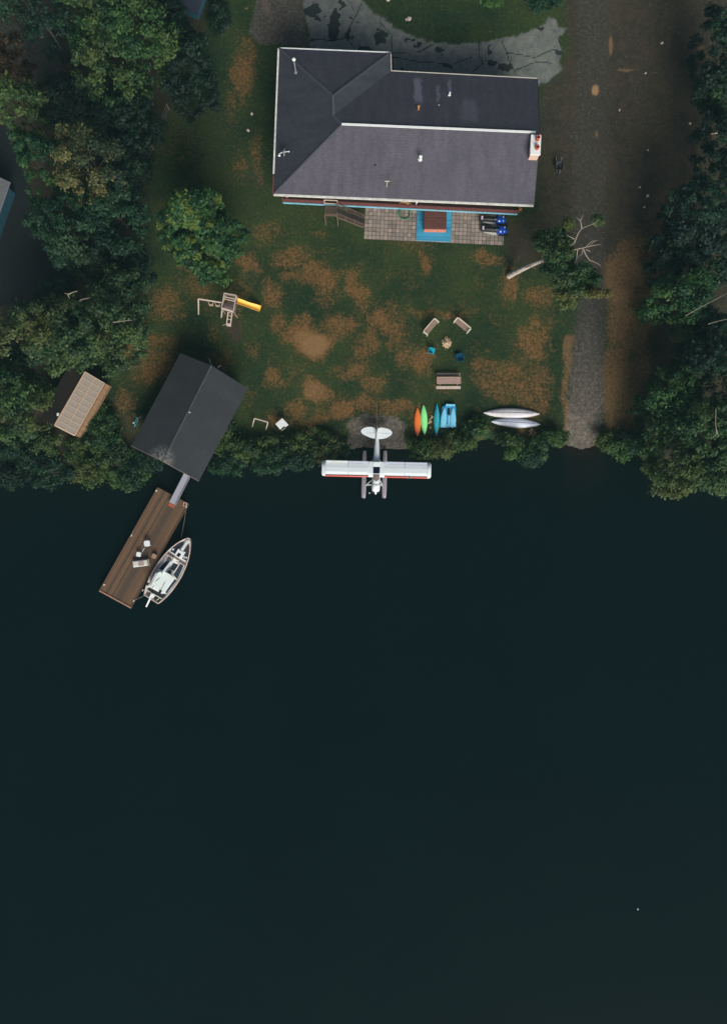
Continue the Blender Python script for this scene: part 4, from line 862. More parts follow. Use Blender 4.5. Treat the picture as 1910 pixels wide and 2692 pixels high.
snowmobile(1294, 580, R(-3), 'blue snowmobile parked close to the house, half under the deck edge')
snowmobile(1297, 607, R(-4), 'blue snowmobile parked on the outer side, nearer the lawn')
# items on the deck
def dog():
    b0 = P(1062, 534, ZD + .02); z2 = lambda a, b, z: P(1030 + a / 13.53, 505 + b / 13.53, ZD + z) - b0
    r_ = thing('dog', 'tan dog sprawled asleep on its side on the deck boards', 'dog', b0)
    me = bpy.data.meshes.new('dog_body')
    V_ = [z2(225, 402, .1), z2(262, 392, .12), z2(300, 378, .14), z2(350, 366, .15), z2(420, 340, .17), z2(500, 345, .17), z2(570, 385, .15), z2(560, 430, .13), z2(592, 462, .09), z2(612, 490, .06), z2(612, 522, .05),
          z2(620, 400, .1), z2(655, 402, .07), z2(700, 432, .05), z2(400, 280, .1), z2(430, 230, .06), z2(350, 270, .08), z2(330, 215, .05), z2(640, 350, .1), z2(700, 320, .05)]
    Ed = [(0, 1), (1, 2), (2, 3), (3, 4), (4, 5), (5, 6), (6, 7), (7, 8), (8, 9), (9, 10), (6, 11), (11, 12), (12, 13), (4, 14), (14, 15), (4, 16), (16, 17), (6, 18), (18, 19)]
    ra = [.035, .055, .08, .075, .15, .15, .13, .08, .05, .035, .035, .07, .045, .035, .06, .035, .06, .035, .035, .02]
    me.from_pydata([v[:] for v in V_], Ed, []); o = bpy.data.objects.new('body', me); COL.objects.link(o); o.parent = r_; me.materials.append(M['dog'])
    o.modifiers.new('skin', 'SKIN'); sv = me.skin_vertices[0].data
    for i, q_ in enumerate(ra): sv[i].radius = (q_, q_)
    sv[5].use_root = True
    s_ = o.modifiers.new('sub', 'SUBSURF'); s_.levels = 2; s_.render_levels = 2
    b = MB(); e = z2(300, 395, .2); b.ball(e, (.05, .07, .02), 8, 5); e = z2(305, 355, .2); b.ball(e, (.05, .06, .02), 8, 5); obj('ear', b, mat('ear_fur', (190, 110, 60), .9, .2, 5), r_)
    b = MB(); b.ball(z2(216, 403, .11), .022, 8, 5); obj('nose', b, M['black'], r_)
dog()
b = MB(); bb = P(1096, 533, ZD)
cp = [P(1092, 525, ZD + 1.15) - bb, P(1101, 526, ZD + 1.15) - bb, P(1096, 534, ZD + .7) - bb, P(1092.5, 540, ZD + .35) - bb]
b.loft([[cp[0], cp[0].lerp(cp[1], .5) + Vector((0, .05, 0)), cp[1]], [cp[0].lerp(cp[3], .4), cp[2] + Vector((-.05, .04, .05)), cp[1].lerp(cp[3], .4)], [cp[3] + Vector((-.03, 0, 0)), cp[3] + Vector((0, .02, 0)), cp[3] + Vector((.04, 0, 0))]], cap=False, closed=False)
o = obj('hanging_cloth', b, M['pink']); o.location = bb; tag(o, 'lilac cloth hanging from the eave above the deck, right of the dog', 'cloth'); o.modifiers.new('s', 'SOLIDIFY').thickness = .02
b = MB(); bb = P(1129, 546, ZD + .06); b.ball((0, 0, 0), (.2, .07, .05), 10, 5); b.ball((.16, -.04, .02), (.1, .06, .04), 8, 5); o = obj('folded_towel', b, M['tub_side']); o.location = bb; tag(o, 'small rumpled peach towel on the deck above the hot tub', 'towel')
bb = P(1364, 553, ZD + .35); fl = thing('flower_basket', 'hanging basket of orange flowers at the right end of the deck', 'flower basket', bb)
b = MB(); b.loft([[(r_ * math.cos(t), r_ * math.sin(t), z_) for t in np.linspace(0, 2 * math.pi, 14, endpoint=False)] for r_, z_ in ((.12, -.22), (.2, 0), (.17, 0), (.1, -.15))]); obj('basket', b, M['log_grey'], fl)
g = np.random.default_rng(3); crown_obj('foliage', leaves([(0, 0, .05), (-.12, -.1, 0), (.12, .12, .05)], [.2, .16, .16], [.4, .3, .5], 60, .06, 3), LEAF['shrub'], fl)
b = MB()
for i in range(26): a = rnd.uniform(0, 6.28); rr = rnd.uniform(0, .16); b.ball((.04 + rr * math.cos(a), .06 + rr * math.sin(a) * 1.2, .14 + rnd.uniform(0, .08)), .035, 6, 4)
obj('blossom', b, M['orange_fl'], fl)
b = MB(); b.path([(0, 0, 0), (.05, .2, .6), (0, .5, .95)], .015, 5); obj('bracket', b, M['metal_dark'], fl)
bb = P(755, 520, ZD + .05); b = MB(); b.loft([[(r_ * math.cos(t), r_ * math.sin(t), z_) for t in np.linspace(0, 2 * math.pi, 12, endpoint=False)] for r_, z_ in ((.14, 0), (.2, .34), (.17, .34), (.15, .28))]); b.ball((0, 0, .32), (.14, .14, .12), 10, 6, 1)
o = obj('planter_pot', b, [M['black'], M['batten']]); o.location = bb; tag(o, 'dark pot with a tan top at the left end of the deck', 'pot')

# ------------------------------------------------------------------ neighbouring buildings
def gable_house(name, label, cpx, cpy, ze, u, v, lu, lv, rise, roofm, wallm, over=.35, cat='house', sub=None):
    """corner at (cpx,cpy) at eave height; u, v unit pixel directions of the two eaves; ridge runs along u."""
    c = P(cpx, cpy, ze); U = Vector((u[0], -u[1], 0)).normalized(); Vv = Vector((v[0], -v[1], 0)).normalized()
    r_ = thing(name, label, cat, Vector((c.x, c.y, GZ)), math.atan2(U.y, U.x)); iv = Matrix.Rotation(-math.atan2(U.y, U.x), 3, 'Z'); s_ = 1 if (iv @ Vv).y > 0 else -1
    e = ze - GZ; W = s_ * lv
    A, B, Cc, Dd = Vector((0, 0, e)), Vector((lu, 0, e)), Vector((lu, W, e)), Vector((0, W, e)); R0, R1_ = Vector((0, W / 2, e + rise)), Vector((lu, W / 2, e + rise))
    bb = MB()
    for poly in ([A, B, R1_, R0], [R0, R1_, Cc, Dd]):
        dn = Vector((0, 0, -.1)); cr = (poly[1] - poly[0]).cross(poly[2] - poly[0]); poly = poly if cr.z > 0 else poly[::-1]; vs = poly + [p + dn for p in poly]
        bb.add(vs, [(0, 1, 2, 3), (7, 6, 5, 4)] + [(i, 4 + i, 4 + (i + 1) % 4, (i + 1) % 4) for i in range(4)])
    rf = obj('roof', bb, roofm, r_)
    wb = MB(); o_ = over; sy = s_ * o_
    wb.prism([(o_, sy), (lu - o_, sy), (lu - o_, W - sy), (o_, W - sy)], -.3, e - .05)
    for x in (o_, lu - o_):
        t_ = .1 if x == o_ else -.1
        wb.add([(x, sy, e - .05), (x, W - sy, e - .05), (x, W / 2, e + rise - .25), (x + t_, sy, e - .05), (x + t_, W - sy, e - .05), (x + t_, W / 2, e + rise - .25)], [(0, 1, 2), (3, 5, 4), (0, 2, 5, 3), (1, 4, 5, 2)])
    wl = obj('wall', wb, wallm, r_)
    return r_, rf, wl, (lu, W, e, s_)
r_, rf, wl, dm = gable_house('house', 'neighbouring house at the left edge, grey roof corner over a teal wall', 26, 478, 3.3, (-25, 72), (-26, -10), 9, 8, 2, shingles('roof_grey', (96, 98, 100), (80, 86, 90), True), M['teal_wall'])
q = MB(); q.beam((0, -.03 * dm[3], 2.35), (9, -.03 * dm[3], 2.35), .07, .14); obj('gutter', q, M['steel'], rf)

r_, rf, wl, dm = gable_house('house', 'neighbouring house at the top edge, navy roof corner with a bright teal wall', 519, 40, 2.5, (16, -40), (-31, -7.5), 10, 9, 2, shingles('roof_navy', (34, 42, 62), (26, 36, 50), True), M['teal_wall'])
q = MB(); q.beam((0, -.03 * dm[3], 1.55), (10, -.03 * dm[3], 1.55), .07, .12); obj('gutter', q, M['teal_wall'], rf)

# ------------------------------------------------------------------ boathouse
def boathouse():
    ze, zr = 3.4, 4.5
    p = lambda zx, zy, z: P(zx / 2.32, 840 + zy / 2.32, z)
    r_ = thing('boathouse', 'dark roofed boathouse at the water edge above the dock', 'boathouse', P(500, 1095, GZ), R(61.5))
    M_ = (Matrix.Translation(r_.location) @ r_.rotation_euler.to_matrix().to_4x4()).inverted()
    q = lambda a, b, z: M_ @ p(a, b, z)
    TL, RT, TR, BR, RB, BL = q(1100, 205, ze), q(1290, 280, zr), q(1512, 420, ze), q(1212, 985, ze), q(995, 865, zr), q(800, 770, ze)
    n = NT('boathouse_roof'); co = n.coord(); f = n.noise(co, .5, 5, .6); fi = n.noise(co, 9, 4, .8)
    col = n.ramp(f, [(.3, s2l((34, 38, 42))), (.7, s2l((46, 50, 54)))]); col = n.mix(1.0, col, n.ramp(fi, [(.25, (.55, .55, .55)), (.75, (1.4, 1.4, 1.4))]), 'MULTIPLY')
    sp = n.n('ShaderNodeVectorMath', operation='DISTANCE'); mpn = n.n('ShaderNodeMapping'); n.l(co, mpn.inputs[0]); n.l(mpn.outputs[0], sp.inputs[0])
    tgt = q(975, 850, zr); sp.inputs[1].default_value = tgt[:]
    m_ = n.math('SUBTRACT', 1.0, n.math('DIVIDE', sp.outputs['Value'], 1.5), clamp=True); m_ = n.math('MULTIPLY', m_, n.ramp(n.noise(co, 3, 5, .8), [(.4, (0, 0, 0)), (.6, (1, 1, 1))]))
    col = n.mix(m_, col, s2l((150, 146, 140))); n.l(col, n.b.inputs['Base Color']); n.b.inputs['Roughness'].default_value = .9
    bb = MB()
    for poly in ([TL, RT, RB, BL], [RT, TR, BR, RB]):
        dn = Vector((0, 0, -.1)); cr = (poly[1] - poly[0]).cross(poly[2] - poly[0]); poly = poly if cr.z > 0 else poly[::-1]; vs = poly + [x + dn for x in poly]
        bb.add(vs, [(0, 1, 2, 3), (7, 6, 5, 4)] + [(i, 4 + i, 4 + (i + 1) % 4, (i + 1) % 4) for i in range(4)])
    rf = obj('roof', bb, n.m, r_)
    t = MB(); t.beam(RT + Vector((0, 0, .02)), RB + Vector((0, 0, .02)), .09, .03); obj('ridge_cap', t, mat('ridge_grey', (84, 88, 92), .8, .4, 6), rf)
    t = MB(); t.beam(BL + Vector((-.02, 0, -.06)), RB + Vector((-.02, 0, -.06)), .05, .12); t.beam(RB + Vector((-.02, 0, -.06)), BR + Vector((-.02, 0, -.06)), .04, .1); obj('barge_board', t, M['log_grey'], rf)
    t = MB(); v = q(1157, 566, zr + .1); t.path([v + Vector((0, 0, -.15)), v + Vector((0, 0, .15))], .05, 8); obj('vent_pipe', t, M['white'], rf)
    xa, xb = (BL.x + BR.x + RB.x) / 3 + .9, (TL.x + TR.x) / 2 - .4; ya, yb = BR.y + .75, TL.y - .4
    e = ze - GZ - .15
    t = MB(); t.prism([(xa, ya), (xb, ya), (xb, yb), (xa, yb)], -1.6, e)
    for x, s_ in ((xa, .1), (xb, -.1)): t.add([(x, ya, e), (x, yb, e), (x, RB.y, zr - GZ - .25), (x + s_, ya, e), (x + s_, yb, e), (x + s_, RB.y, zr - GZ - .25)], [(0, 1, 2), (3, 5, 4), (0, 2, 5, 3), (1, 4, 5, 2)])
    wl = obj('wall', t, wood('dark_board_wall', (62, 56, 52), (40, 38, 38), 0, .2, .08), r_)
    t = MB(); t.box((xa - .05, (ya + yb) / 2 + 1.2, .3), (.08, 2.8, 2.2)); obj('boat_door', t, M['weathered'], r_)
    
    window((xa + xb) / 2, ya - .03, 1.2, 1.4, .9, 0, wl); window((xa + xb) / 2 - 3, ya - .03, 1.2, 1.4, .9, 0, wl); window((xa + xb) / 2, yb + .03, 1.2, 1.4, .9, 0, wl)
boathouse()
# shed with panelled roof
def shed():
    p = lambda zx, zy, z: P(120 + zx / 9.02, 950 + zy / 9.02, z)
    ze, zr = 3.0, 4.0
    r_ = thing('shed', 'small brown shed with pale gridded translucent roof panels among the left trees', 'shed', P(205, 1065, GZ), R(60.5))
    M_ = (Matrix.Translation(r_.location) @ r_.rotation_euler.to_matrix().to_4x4()).inverted(); q = lambda a, b, z: M_ @ p(a, b, z)
    RT, RB, ET, EB = q(945, 250, zr), q(220, 1515, zr), q(1400, 520, ze), q(700, 1760, ze); LT_, LB = q(560, 75, ze), q(-130, 1360, ze)
    bb = MB()
    def sl(poly, mi):
        dn = Vector((0, 0, -.06)); cr = (poly[1] - poly[0]).cross(poly[2] - poly[0]); poly = poly if cr.z > 0 else poly[::-1]; vs = poly + [x + dn for x in poly]
        bb.add(vs, [(0, 1, 2, 3), (7, 6, 5, 4)] + [(i, 4 + i, 4 + (i + 1) % 4, (i + 1) % 4) for i in range(4)], mi)
    sl([RT, ET, EB, RB], 0); sl([RT, RB, LB, LT_], 1)
    rf = obj('roof', bb, [M['grey_board'], M['brown_roof']], r_)
    t = MB(); up = Vector((0, 0, .03)); pt_ = lambda f, g_: RT.lerp(RB, f).lerp(ET.lerp(EB, f), g_) + up
    for i in range(11): t.beam(pt_(i / 10, 0.02), pt_(i / 10, .98), .045 if i < 10 else .12, .04)
    for g_, w_ in ((0, .1), (.5, .06), (1, .09)): t.beam(pt_(-.005, g_), pt_(1.005, g_), w_, .05)
    obj('batten', t, M['batten'], rf)
    t = MB(); w0, w1 = ET, EB; b0_, b1_ = q(1475, 625, GZ), q(790, 1840, GZ)
    ywall = min(ET.y, EB.y); yl = max(LT_.y, LB.y); xa, xb = min(EB.x, RB.x) + .15, ET.x - .12
    t.prism([(xa, ywall + .06), (xb, ywall + .06), (xb, yl - .25), (xa, yl - .25)], -.2, ze - GZ - .1)
    for x, s_ in ((xa, .08), (xb, -.08)): t.add([(x, ywall + .06, ze - GZ - .1), (x, yl - .25, ze - GZ - .1), (x, RB.y, zr - GZ - .12), (x + s_, ywall + .06, ze - GZ - .1), (x + s_, yl - .25, ze - GZ - .1), (x + s_, RB.y, zr - GZ - .12)], [(0, 1, 2), (3, 5, 4), (0, 2, 5, 3), (1, 4, 5, 2)])
    obj('wall', t, M['wood_wall'], r_)
    t = MB(); n_ = 10   # sloping lean-to boards along the long side, seen below the eave
    t.add([ET + Vector((0, 0, -.08)), EB + Vector((0, 0, -.08)), EB + Vector((0, -.30, -1.3)), ET + Vector((0, -.30, -1.3))], [(0, 1, 2, 3)])
    t.add([ET + Vector((0, .05, -.1)), EB + Vector((0, .05, -.1)), EB + Vector((0, -.24, -1.32)), ET + Vector((0, -.24, -1.32))], [(3, 2, 1, 0)])
    for i in range(n_ + 1):
        a = ET.lerp(EB, i / n_); t.beam(a + Vector((0, .0, -.1)), a + Vector((0, -.31, -1.3)), .05, .06)
    obj('side_boards', t, M['wood_wall'], r_)
    t = MB(); v = q(300, 1262, ze + .9); t.box(v, (.28, .2, .12), .4); obj('skylight_cap', t, M['white'], rf)
    t = MB(); t.box((xa - .03, (ywall + yl) / 2, .95), (.06, .85, 1.9)); obj('door', t, M['wood_wall'], r_)
shed()

# ------------------------------------------------------------------ dock, gangway, dock furniture
Zd = .5; z6 = lambda a, b, z=Zd: P(240 + a / 5.413, 1240 + b / 5.413, z)
dk = thing('dock', 'long brown boarded floating dock at a slant in the lake', 'dock', z6(760, 1080, 0), R(60.5)); LD0 = loc_fn(dk)
LD = lambda a, b, z=Zd: LD0(240 + a / 5.413, 1240 + b / 5.413, z)
b = MB(); dp = [LD(945, 225), LD(1390, 460), LD(572, 1930), LD(122, 1685)]; b.prism([(p.x, p.y) for p in dp], Zd - .06, Zd); obj('boards', b, M['dock'], dk)
b = MB(); b.prism([(p.x * .985, p.y * .96) for p in dp], -.1, Zd - .07); obj('float_frame', b, M['bark'], dk)
b = MB(); b.beam(dp[3] + Vector((-.06, 0, -.02)), dp[2] + Vector((-.06, 0, -.02)), .13, .2); obj('end_beam', b, mat('end_beam', (176, 134, 112), .8, .35, 5), dk)
b = MB(); b.beam(dp[0], dp[3], .05, .14); b.beam(dp[1], dp[2], .05, .14); b.beam(dp[0], dp[1], .05, .14); obj('edge_trim', b, mat('trim_brown', (92, 72, 54), .8, .3, 5), dk)
for (a, c) in ((928, 270), (185, 1608)):
    b = MB(); v = LD(a, c, Zd + .05); b.box(v, (.17, .15, .12)); obj('corner_cap', b, M['cream'], dk, bevel=.02)
for (a, c) in ((573, 908), (605, 1838), (735, 1688), (1350, 500)):
    b = MB(); v = LD(a, c, Zd + .08); b.beam(v + Vector((-.12, 0, 0)), v + Vector((.12, 0, 0)), .06, .05); b.box(v + Vector((0, 0, -.04)), (.1, .1, .08)); obj('cleat', b, M['cream'], dk)
gw = thing('gangway', 'pale grey aluminium gangway from the boathouse down to the dock', 'gangway', z6(1265, 255, .6)); LG = loc_fn(gw)
b = MB(); g4 = [P(240 + a / 5.413, 1240 + c / 5.413, z) - gw.location for a, c, z in ((1325, 25, 1.25), (1415, 62, 1.25), (1202, 478, .62), (1115, 436, .62))]
dn = Vector((0, 0, -.08)); b.add(g4 + [v + dn for v in g4], [(3, 2, 1, 0), (4, 5, 6, 7)] + [(i, (i + 1) % 4, 4 + (i + 1) % 4, 4 + i) for i in range(4)]); obj('walkway', b, mat('alu_grid', (158, 158, 170), .5, .2, 12, metal=.2), gw)
b = MB(); up = Vector((0, 0, .05)); b.beam(g4[0] + up, g4[3] + up, .05, .12); b.beam(g4[1] + up, g4[2] + up, .05, .12); obj('side_rail', b, M['steel'], gw)
b = MB(); b.prism([(v.x, v.y) for v in [z6(a, c, .52) - gw.location for a, c in ((1113, 440), (1198, 482), (1172, 522), (1094, 482))]], Zd + .01 - .6, Zd + .05 - .6); obj('foot_plate', b, M['foot'], gw)
# life ring
b = MB(); v = z6(1333, 460, Zd + .06); n_ = 28
b.path([(.17 * math.cos(t), .17 * math.sin(t), 0) for t in np.linspace(0, 2 * math.pi, n_, endpoint=False)], .045, 8, closed=True)
for i, k in enumerate(range(len(b.f))): b.m[k] = 1 if ((k // 8) // 4) % 2 else 0
o = obj('life_ring', b, [M['cream'], M['foot']]); o.location = v; tag(o, 'orange and white life ring at the inner corner of the dock', 'life ring')
# white square table
def dtable(name, a, c, s_, h, lab, m=M['white'], rz=.1):
    r_ = thing(name, lab, 'table' if 'table' in name else 'stool', z6(a, c, Zd), rz); b = MB(); n_ = 6; pts = []
    for cx_, cy_, t0 in ((1, 1, 0), (-1, 1, 90), (-1, -1, 180), (1, -1, 270)):
        for k in range(n_): t = R(t0 + 90 * k / (n_ - 1)); rr = s_ * .28; pts.append((cx_ * (s_ / 2 - rr) + rr * math.cos(t), cy_ * (s_ / 2 - rr) + rr * math.sin(t)))
    b.prism(pts, h - .04, h); obj('table_top' if 'table' in name else 'seat', b, m, r_, bevel=.01)
    for x in (-1, 1):
        for y in (-1, 1): b = MB(); b.path([(x * s_ * .4, y * s_ * .4, 0), (x * s_ * .3, y * s_ * .3, h - .04)], .025, 6); obj('leg', b, m, r_)
dtable('side_table', 812, 1020, .58, .5, 'white rounded square table in the middle of the dock')
dtable('stool', 690, 1174, .46, .42, 'small white stool beside the lounger on the dock', rz=-.2)
b = MB(); v = z6(742, 1115, Zd + .04); b.beam((-.11, -.17, 0), (.11, .2, 0), .05, .04); o = obj('paddle_stick', b, M['white']); o.location = v; tag(o, 'short white stick lying between the table and the stool', 'stick')
lg = thing('sun_lounger', 'white slatted lounger with grey cushion on the dock', 'lounger', z6(722, 1300, Zd), R(7))
b = MB(); b.box((0, 0, .3), (1.6, .62, .06)); obj('frame', b, M['white'], lg, bevel=.02)
b = MB(); b.box((.15, 0, .35), (.95, .5, .06)); obj('cushion', b, mat('grey_cushion', (168, 150, 146), .9, .2, 3), lg, bevel=.02)
b = MB(); b.box((-.5, 0, .37), (.5, .5, .05)); b.box((.55, 0, .42), (.5, .52, .05)); obj('pad', b, M['cream'], lg, bevel=.02)
b = MB(); b.box((.74, 0, .5), (.1, .6, .1)); obj('armrest', b, M['log_grey'], lg)
for x in (-.7, .7):
    for y in (-.26, .26): b = MB(); b.beam((x, y, 0), (x, y, .28), .06, .05); obj('leg', b, M['white'], lg)
bx = thing('wooden_box', 'small weathered wooden box near the boat side of the dock', 'box', z6(908, 1200, Zd), R(-25)); b = MB(); b.box((0, 0, .16), (.38, .38, .32)); obj('body', b, M['weathered'], bx, bevel=.01)
b = MB(); b.box((0, 0, .34), (.42, .42, .04)); obj('lid', b, mat('box_lid', (176, 142, 118), .8, .3, 6), bx)
# ------------------------------------------------------------------ boat
def boat():
    u = Vector((100.3, 160, 0)).normalized(); ang = math.atan2(u.y, u.x)
    zb = .75
    st_ = P(397.7, 1575, zb); r_ = thing('motor_sailer', 'white cabin boat with navy deck panels moored along the dock', 'boat', Vector((st_.x, st_.y, 0)), ang)
    M_ = (Matrix.Translation(r_.location) @ r_.rotation_euler.to_matrix().to_4x4()).inverted()
    q = lambda a, b, z=zb: M_ @ P(370 + a / 10.83, 1400 + b / 10.83, z)
    us = [0, .35, 1, 1.8, 2.6, 3.5, 4.4, 5.2, 5.9, 6.5, 6.85, 7.07]; hb = [.80, .95, 1.14, 1.27, 1.32, 1.31, 1.2, 1.02, .78, .48, .25, .03]
    rings = []; sheer = lambda x: zb + .22 * (x / 7.07) ** 2
    for x, w_ in zip(us, hb):
        zt_ = sheer(x); rings.append([(x, -w_, zt_), (x - .0, -w_ * .93, .25), (x * .985, -w_ * .6, -.15), (x * .97, 0, -.35), (x * .985, w_ * .6, -.15), (x, w_ * .93, .25), (x, w_, zt_)])
    b = MB(); b.loft(rings, closed=False, cap=False); b.add(rings[0], [tuple(range(7))[::-1]]); hull = obj('hull', b, mat('hull_white', (206, 200, 192), .4, .3, 2), r_)
    b = MB(); dk_ = .07; ls = [(x, -max(w_ - .05, 0), sheer(x) - dk_) for x, w_ in zip(us, hb)]; rs = [(x, max(w_ - .05, 0), sheer(x) - dk_) for x, w_ in zip(us, hb)]
    n_ = len(us); b.add(ls + rs, [(i, i + 1, n_ + i + 1, n_ + i) for i in range(n_ - 1)]); obj('deck', b, M['white'], r_)
    b = MB()
    for s_ in (-1, 1): b.path([(x, s_ * w_, sheer(x) + .02) for x, w_ in zip(us, hb)], .055, 6)
    b.path([(0, -.8, zb + .02), (0, .8, zb + .02)], .055, 6); obj('gunwale', b, mat('gunwale', (222, 200, 188), .6, .35, 5), r_)
    b = MB()
    for s_ in (-1, 1): b.path([(x, s_ * (w_ + .03), sheer(x) - .14) for x, w_ in zip(us, hb)], .035, 6)
    obj('rub_rail', b, mat('rub_rail', (118, 92, 84), .7, .4, 5), r_)
    def plate(name, polys, m, z0, z1, lab=None, curved=True):
        b = MB()
        for pl in polys: pp = [q(*c) for c in pl]; b.prism([(v.x, v.y) for v in pp], (lambda x, y: sheer(x) + z0) if curved else z0, (lambda x, y: sheer(x) + z1) if curved else z1)
        return obj(name, b, m, r_, lab)
    plate('deck_panel', [[(1235, 240), (1215, 350), (1110, 455), (985, 610), (850, 535), (905, 430), (1090, 295)], [(1375, 300), (1395, 420), (1390, 600), (1325, 815), (1165, 735), (1285, 560), (1240, 500), (1290, 390)],
                         [(860, 800), (750, 800), (625, 905), (520, 1030), (575, 1060), (690, 1075)], [(935, 865), (1075, 925), (960, 1100), (830, 1030)], [(815, 1050), (895, 1100), (840, 1210), (750, 1160)],
                         [(1130, 890), (1215, 935), (1195, 1020), (1040, 1335), (920, 1220)], [(965, 1325), (1030, 1365), (735, 1740), (690, 1700)]], M['navy'], -.065, -.045)
    plate('side_deck', [[(770, 600), (700, 640), (600, 790), (440, 1000), (330, 1200), (240, 1450), (215, 1530), (285, 1500), (390, 1300), (455, 1130), (540, 960), (660, 790), (740, 690)]], mat('worn_side_deck', (196, 172, 160), .7, .35, 5), -.066, -.05)
    plate('bench', [[(805, 555), (745, 610), (985, 740), (1010, 690)], [(1005, 690), (990, 745), (1075, 800), (1110, 760)], [(1115, 765), (1090, 835), (1275, 950), (1310, 885)], [(790, 690), (745, 790), (880, 790), (885, 740)]], mat('bench_brown', (124, 96, 86), .7, .3, 6), -.065, -.01)
    plate('cockpit', [[(265, 1545), (640, 1738), (725, 1765), (620, 1880), (370, 1745), (175, 1615)], [(180, 1670), (320, 1745), (300, 1850), (150, 1745)], [(405, 1800), (590, 1895), (500, 1990), (360, 1885)]], mat('cockpit_dark', (22, 26, 32), .7, .3, 5), -.065, -.05)
    cab = plate('cabin', [[(290, 1530), (660, 1725), (940, 1310), (850, 1195), (700, 1115), (560, 1115), (475, 1150)]], M['white'], -.06, .75, None)
    rp = [q(*c, zb + .8) for c in ((275, 1525), (640, 1738), (690, 1710), (955, 1310), (925, 1265), (850, 1195), (770, 1150), (690, 1110), (600, 1100), (530, 1115), (480, 1150), (430, 1225))]
    b = MB(); b.prism([(v.x, v.y) for v in rp], zb + .76, zb + .84); cr = obj('cabin_roof', b, mat('roof_white', (226, 236, 230), .4, .06, 1.5), cab, bevel=.03)
    b = MB()
    for (a, c) in (((505, 1195), (360, 1420)), ((810, 1370), (690, 1590)), ((655, 1260), (530, 1360))): b.beam(q(*a, 0) + Vector((0, 0, zb + .86)), q(*c, 0) + Vector((0, 0, zb + .86)), .03, .03)
    b.beam(q(490, 1470, 0) + Vector((0, 0, zb + .86)), q(430, 1570, 0) + Vector((0, 0, zb + .86)), .03, .03); obj('grab_rail', b, mat('rail_tan', (140, 128, 120), .6, .2, 6), cr)
    b = MB()
    for c in ((320, 1425), (670, 1640)): v = q(*c, 0); b.box((v.x, v.y, zb + .865), (.3, .22, .05), .0)
    obj('roof_hatch', b, M['black'], cr)
    b = MB(); b.prism([(v.x, v.y) for v in [q(*c) for c in ((1090, 450), (1130, 490), (1170, 520), (1290, 550), (1165, 755), (975, 645))]], zb + .05, zb + .3); hf = obj('fore_hatch', b, M['white'], r_, bevel=.02)
    b = MB(); b.prism([(v.x, v.y) for v in [q(*c) for c in ((1100, 570), (1170, 612), (1112, 700), (1032, 650))]], zb + .29, zb + .315); obj('hatch_glass', b, M['glass'], hf)
    b = MB(); b.beam(q(1345, 230, zb + .3), q(1175, 510, zb + .25), .26, .12); obj('bow_locker', b, M['white_worn'], r_)
    b = MB(); b.beam(q(960, 800, 0) + Vector((0, 0, zb + .55)), q(720, 1140, 0) + Vector((0, 0, zb + .9)), .18, .14); b.beam(q(1000, 700, 0) + Vector((0, 0, zb + .1)), q(950, 800, 0) + Vector((0, 0, zb + .55)), .1, .1); obj('folded_mast', b, M['white'], r_)
    b = MB(); b.path([q(1110, 880, zb + .08), q(940, 1130, zb + .12), q(900, 1210, zb + .12)], .035, 6); b.path([q(880, 800, zb + .08), q(700, 1090, zb + .1)], .03, 6); b.path([q(820, 1040, zb + .05), q(910, 1090, zb + .05)], .03, 6); b.path([q(1010, 830, zb + .05), q(1100, 880, zb + .05)], .03, 6)
    b.path([q(930, 1200, zb + .06), q(1040, 1350, zb + .06)], .03, 6); obj('coaming', b, M['cream'], r_)
    b = MB(); b.beam(q(395, 1720, 0) + Vector((0, 0, zb + .2)), q(330, 1860, 0) + Vector((0, 0, zb + .15)), .22, .12); b.beam(q(330, 1860, 0) + Vector((0, 0, zb + .1)), q(185, 2100, 0) + Vector((0, 0, .3)), .14, .1); obj('rudder', b, M['white'], r_)
    b = MB(); b.path([q(180, 1640, zb + .05), q(320, 1720, zb + .05), q(600, 1890, zb + .05)], .04, 6); b.path([q(530, 1870, zb + .05), q(450, 1930, zb + .05)], .035, 6); obj('thwart', b, M['cream'], r_)
    b = MB(); b.ball(q(920, 740, zb + .2), .07, 10, 6); obj('lamp', b, M['cream'], r_)
    b = MB()
    v = q(1240, 700, zb + .14); b.path([v + Vector((.09 * math.cos(t), .09 * math.sin(t), 0)) for t in np.linspace(0, 6.28, 14, endpoint=False)], .03, 6, closed=True); v = q(1310, 715, zb + .14); b.box(v, (.14, .14, .1)); obj('anchor_gear', b, M['white'], r_)
    b = MB(); v = q(925, 480, zb + .14); b.box(v, (.16, .14, .1)); obj('fairlead', b, M['white'], r_)
    b = MB()
    for i in range(14): v = q(190 + rnd.uniform(-20, 60), 1730 + rnd.uniform(-60, 70), zb + .02); b.path([v, v + Vector((rnd.uniform(-.1, .1), rnd.uniform(-.1, .1), .05))], .02, 5)
    obj('coiled_line', b, M['rope'], r_)
    for c in ((330, 1130), (245, 1277)):
        v = P(370 + c[0] / 10.83, 1400 + c[1] / 10.83, .45); b = MB(); b.ball((0, 0, 0), (.07, .07, .14), 10, 7); b.path([(0, 0, .12), (.1, -.06, .45)], .012, 5); o = obj('fender', b, M['white']); o.location = v; tag(o, 'white fender hanging at the boat side, ' + ('nearer the bow' if c[1] < 1200 else 'nearer the stern'), 'fender', 'fenders between boat and dock')
boat()
def rope(name, pts, lab, r=.018, cat='rope', m=None):
    b = MB(); o0 = Vector(pts[0]); b.path([Vector(p) - o0 for p in pts], r, 5); o = obj(name, b, m or M['rope']); o.location = o0; tag(o, lab, cat); return o
rope('mooring_rope', [z6(1350, 510, .55), z6(1325, 700, .3), z6(1280, 940, .7)], 'thin rope from the dock inner corner to the boat bow')
rope('mooring_rope', [z6(605, 1838, .56), z6(680, 1800, .5), z6(752, 1765, .8)], 'short rope from the dock outer cleat to the boat stern')
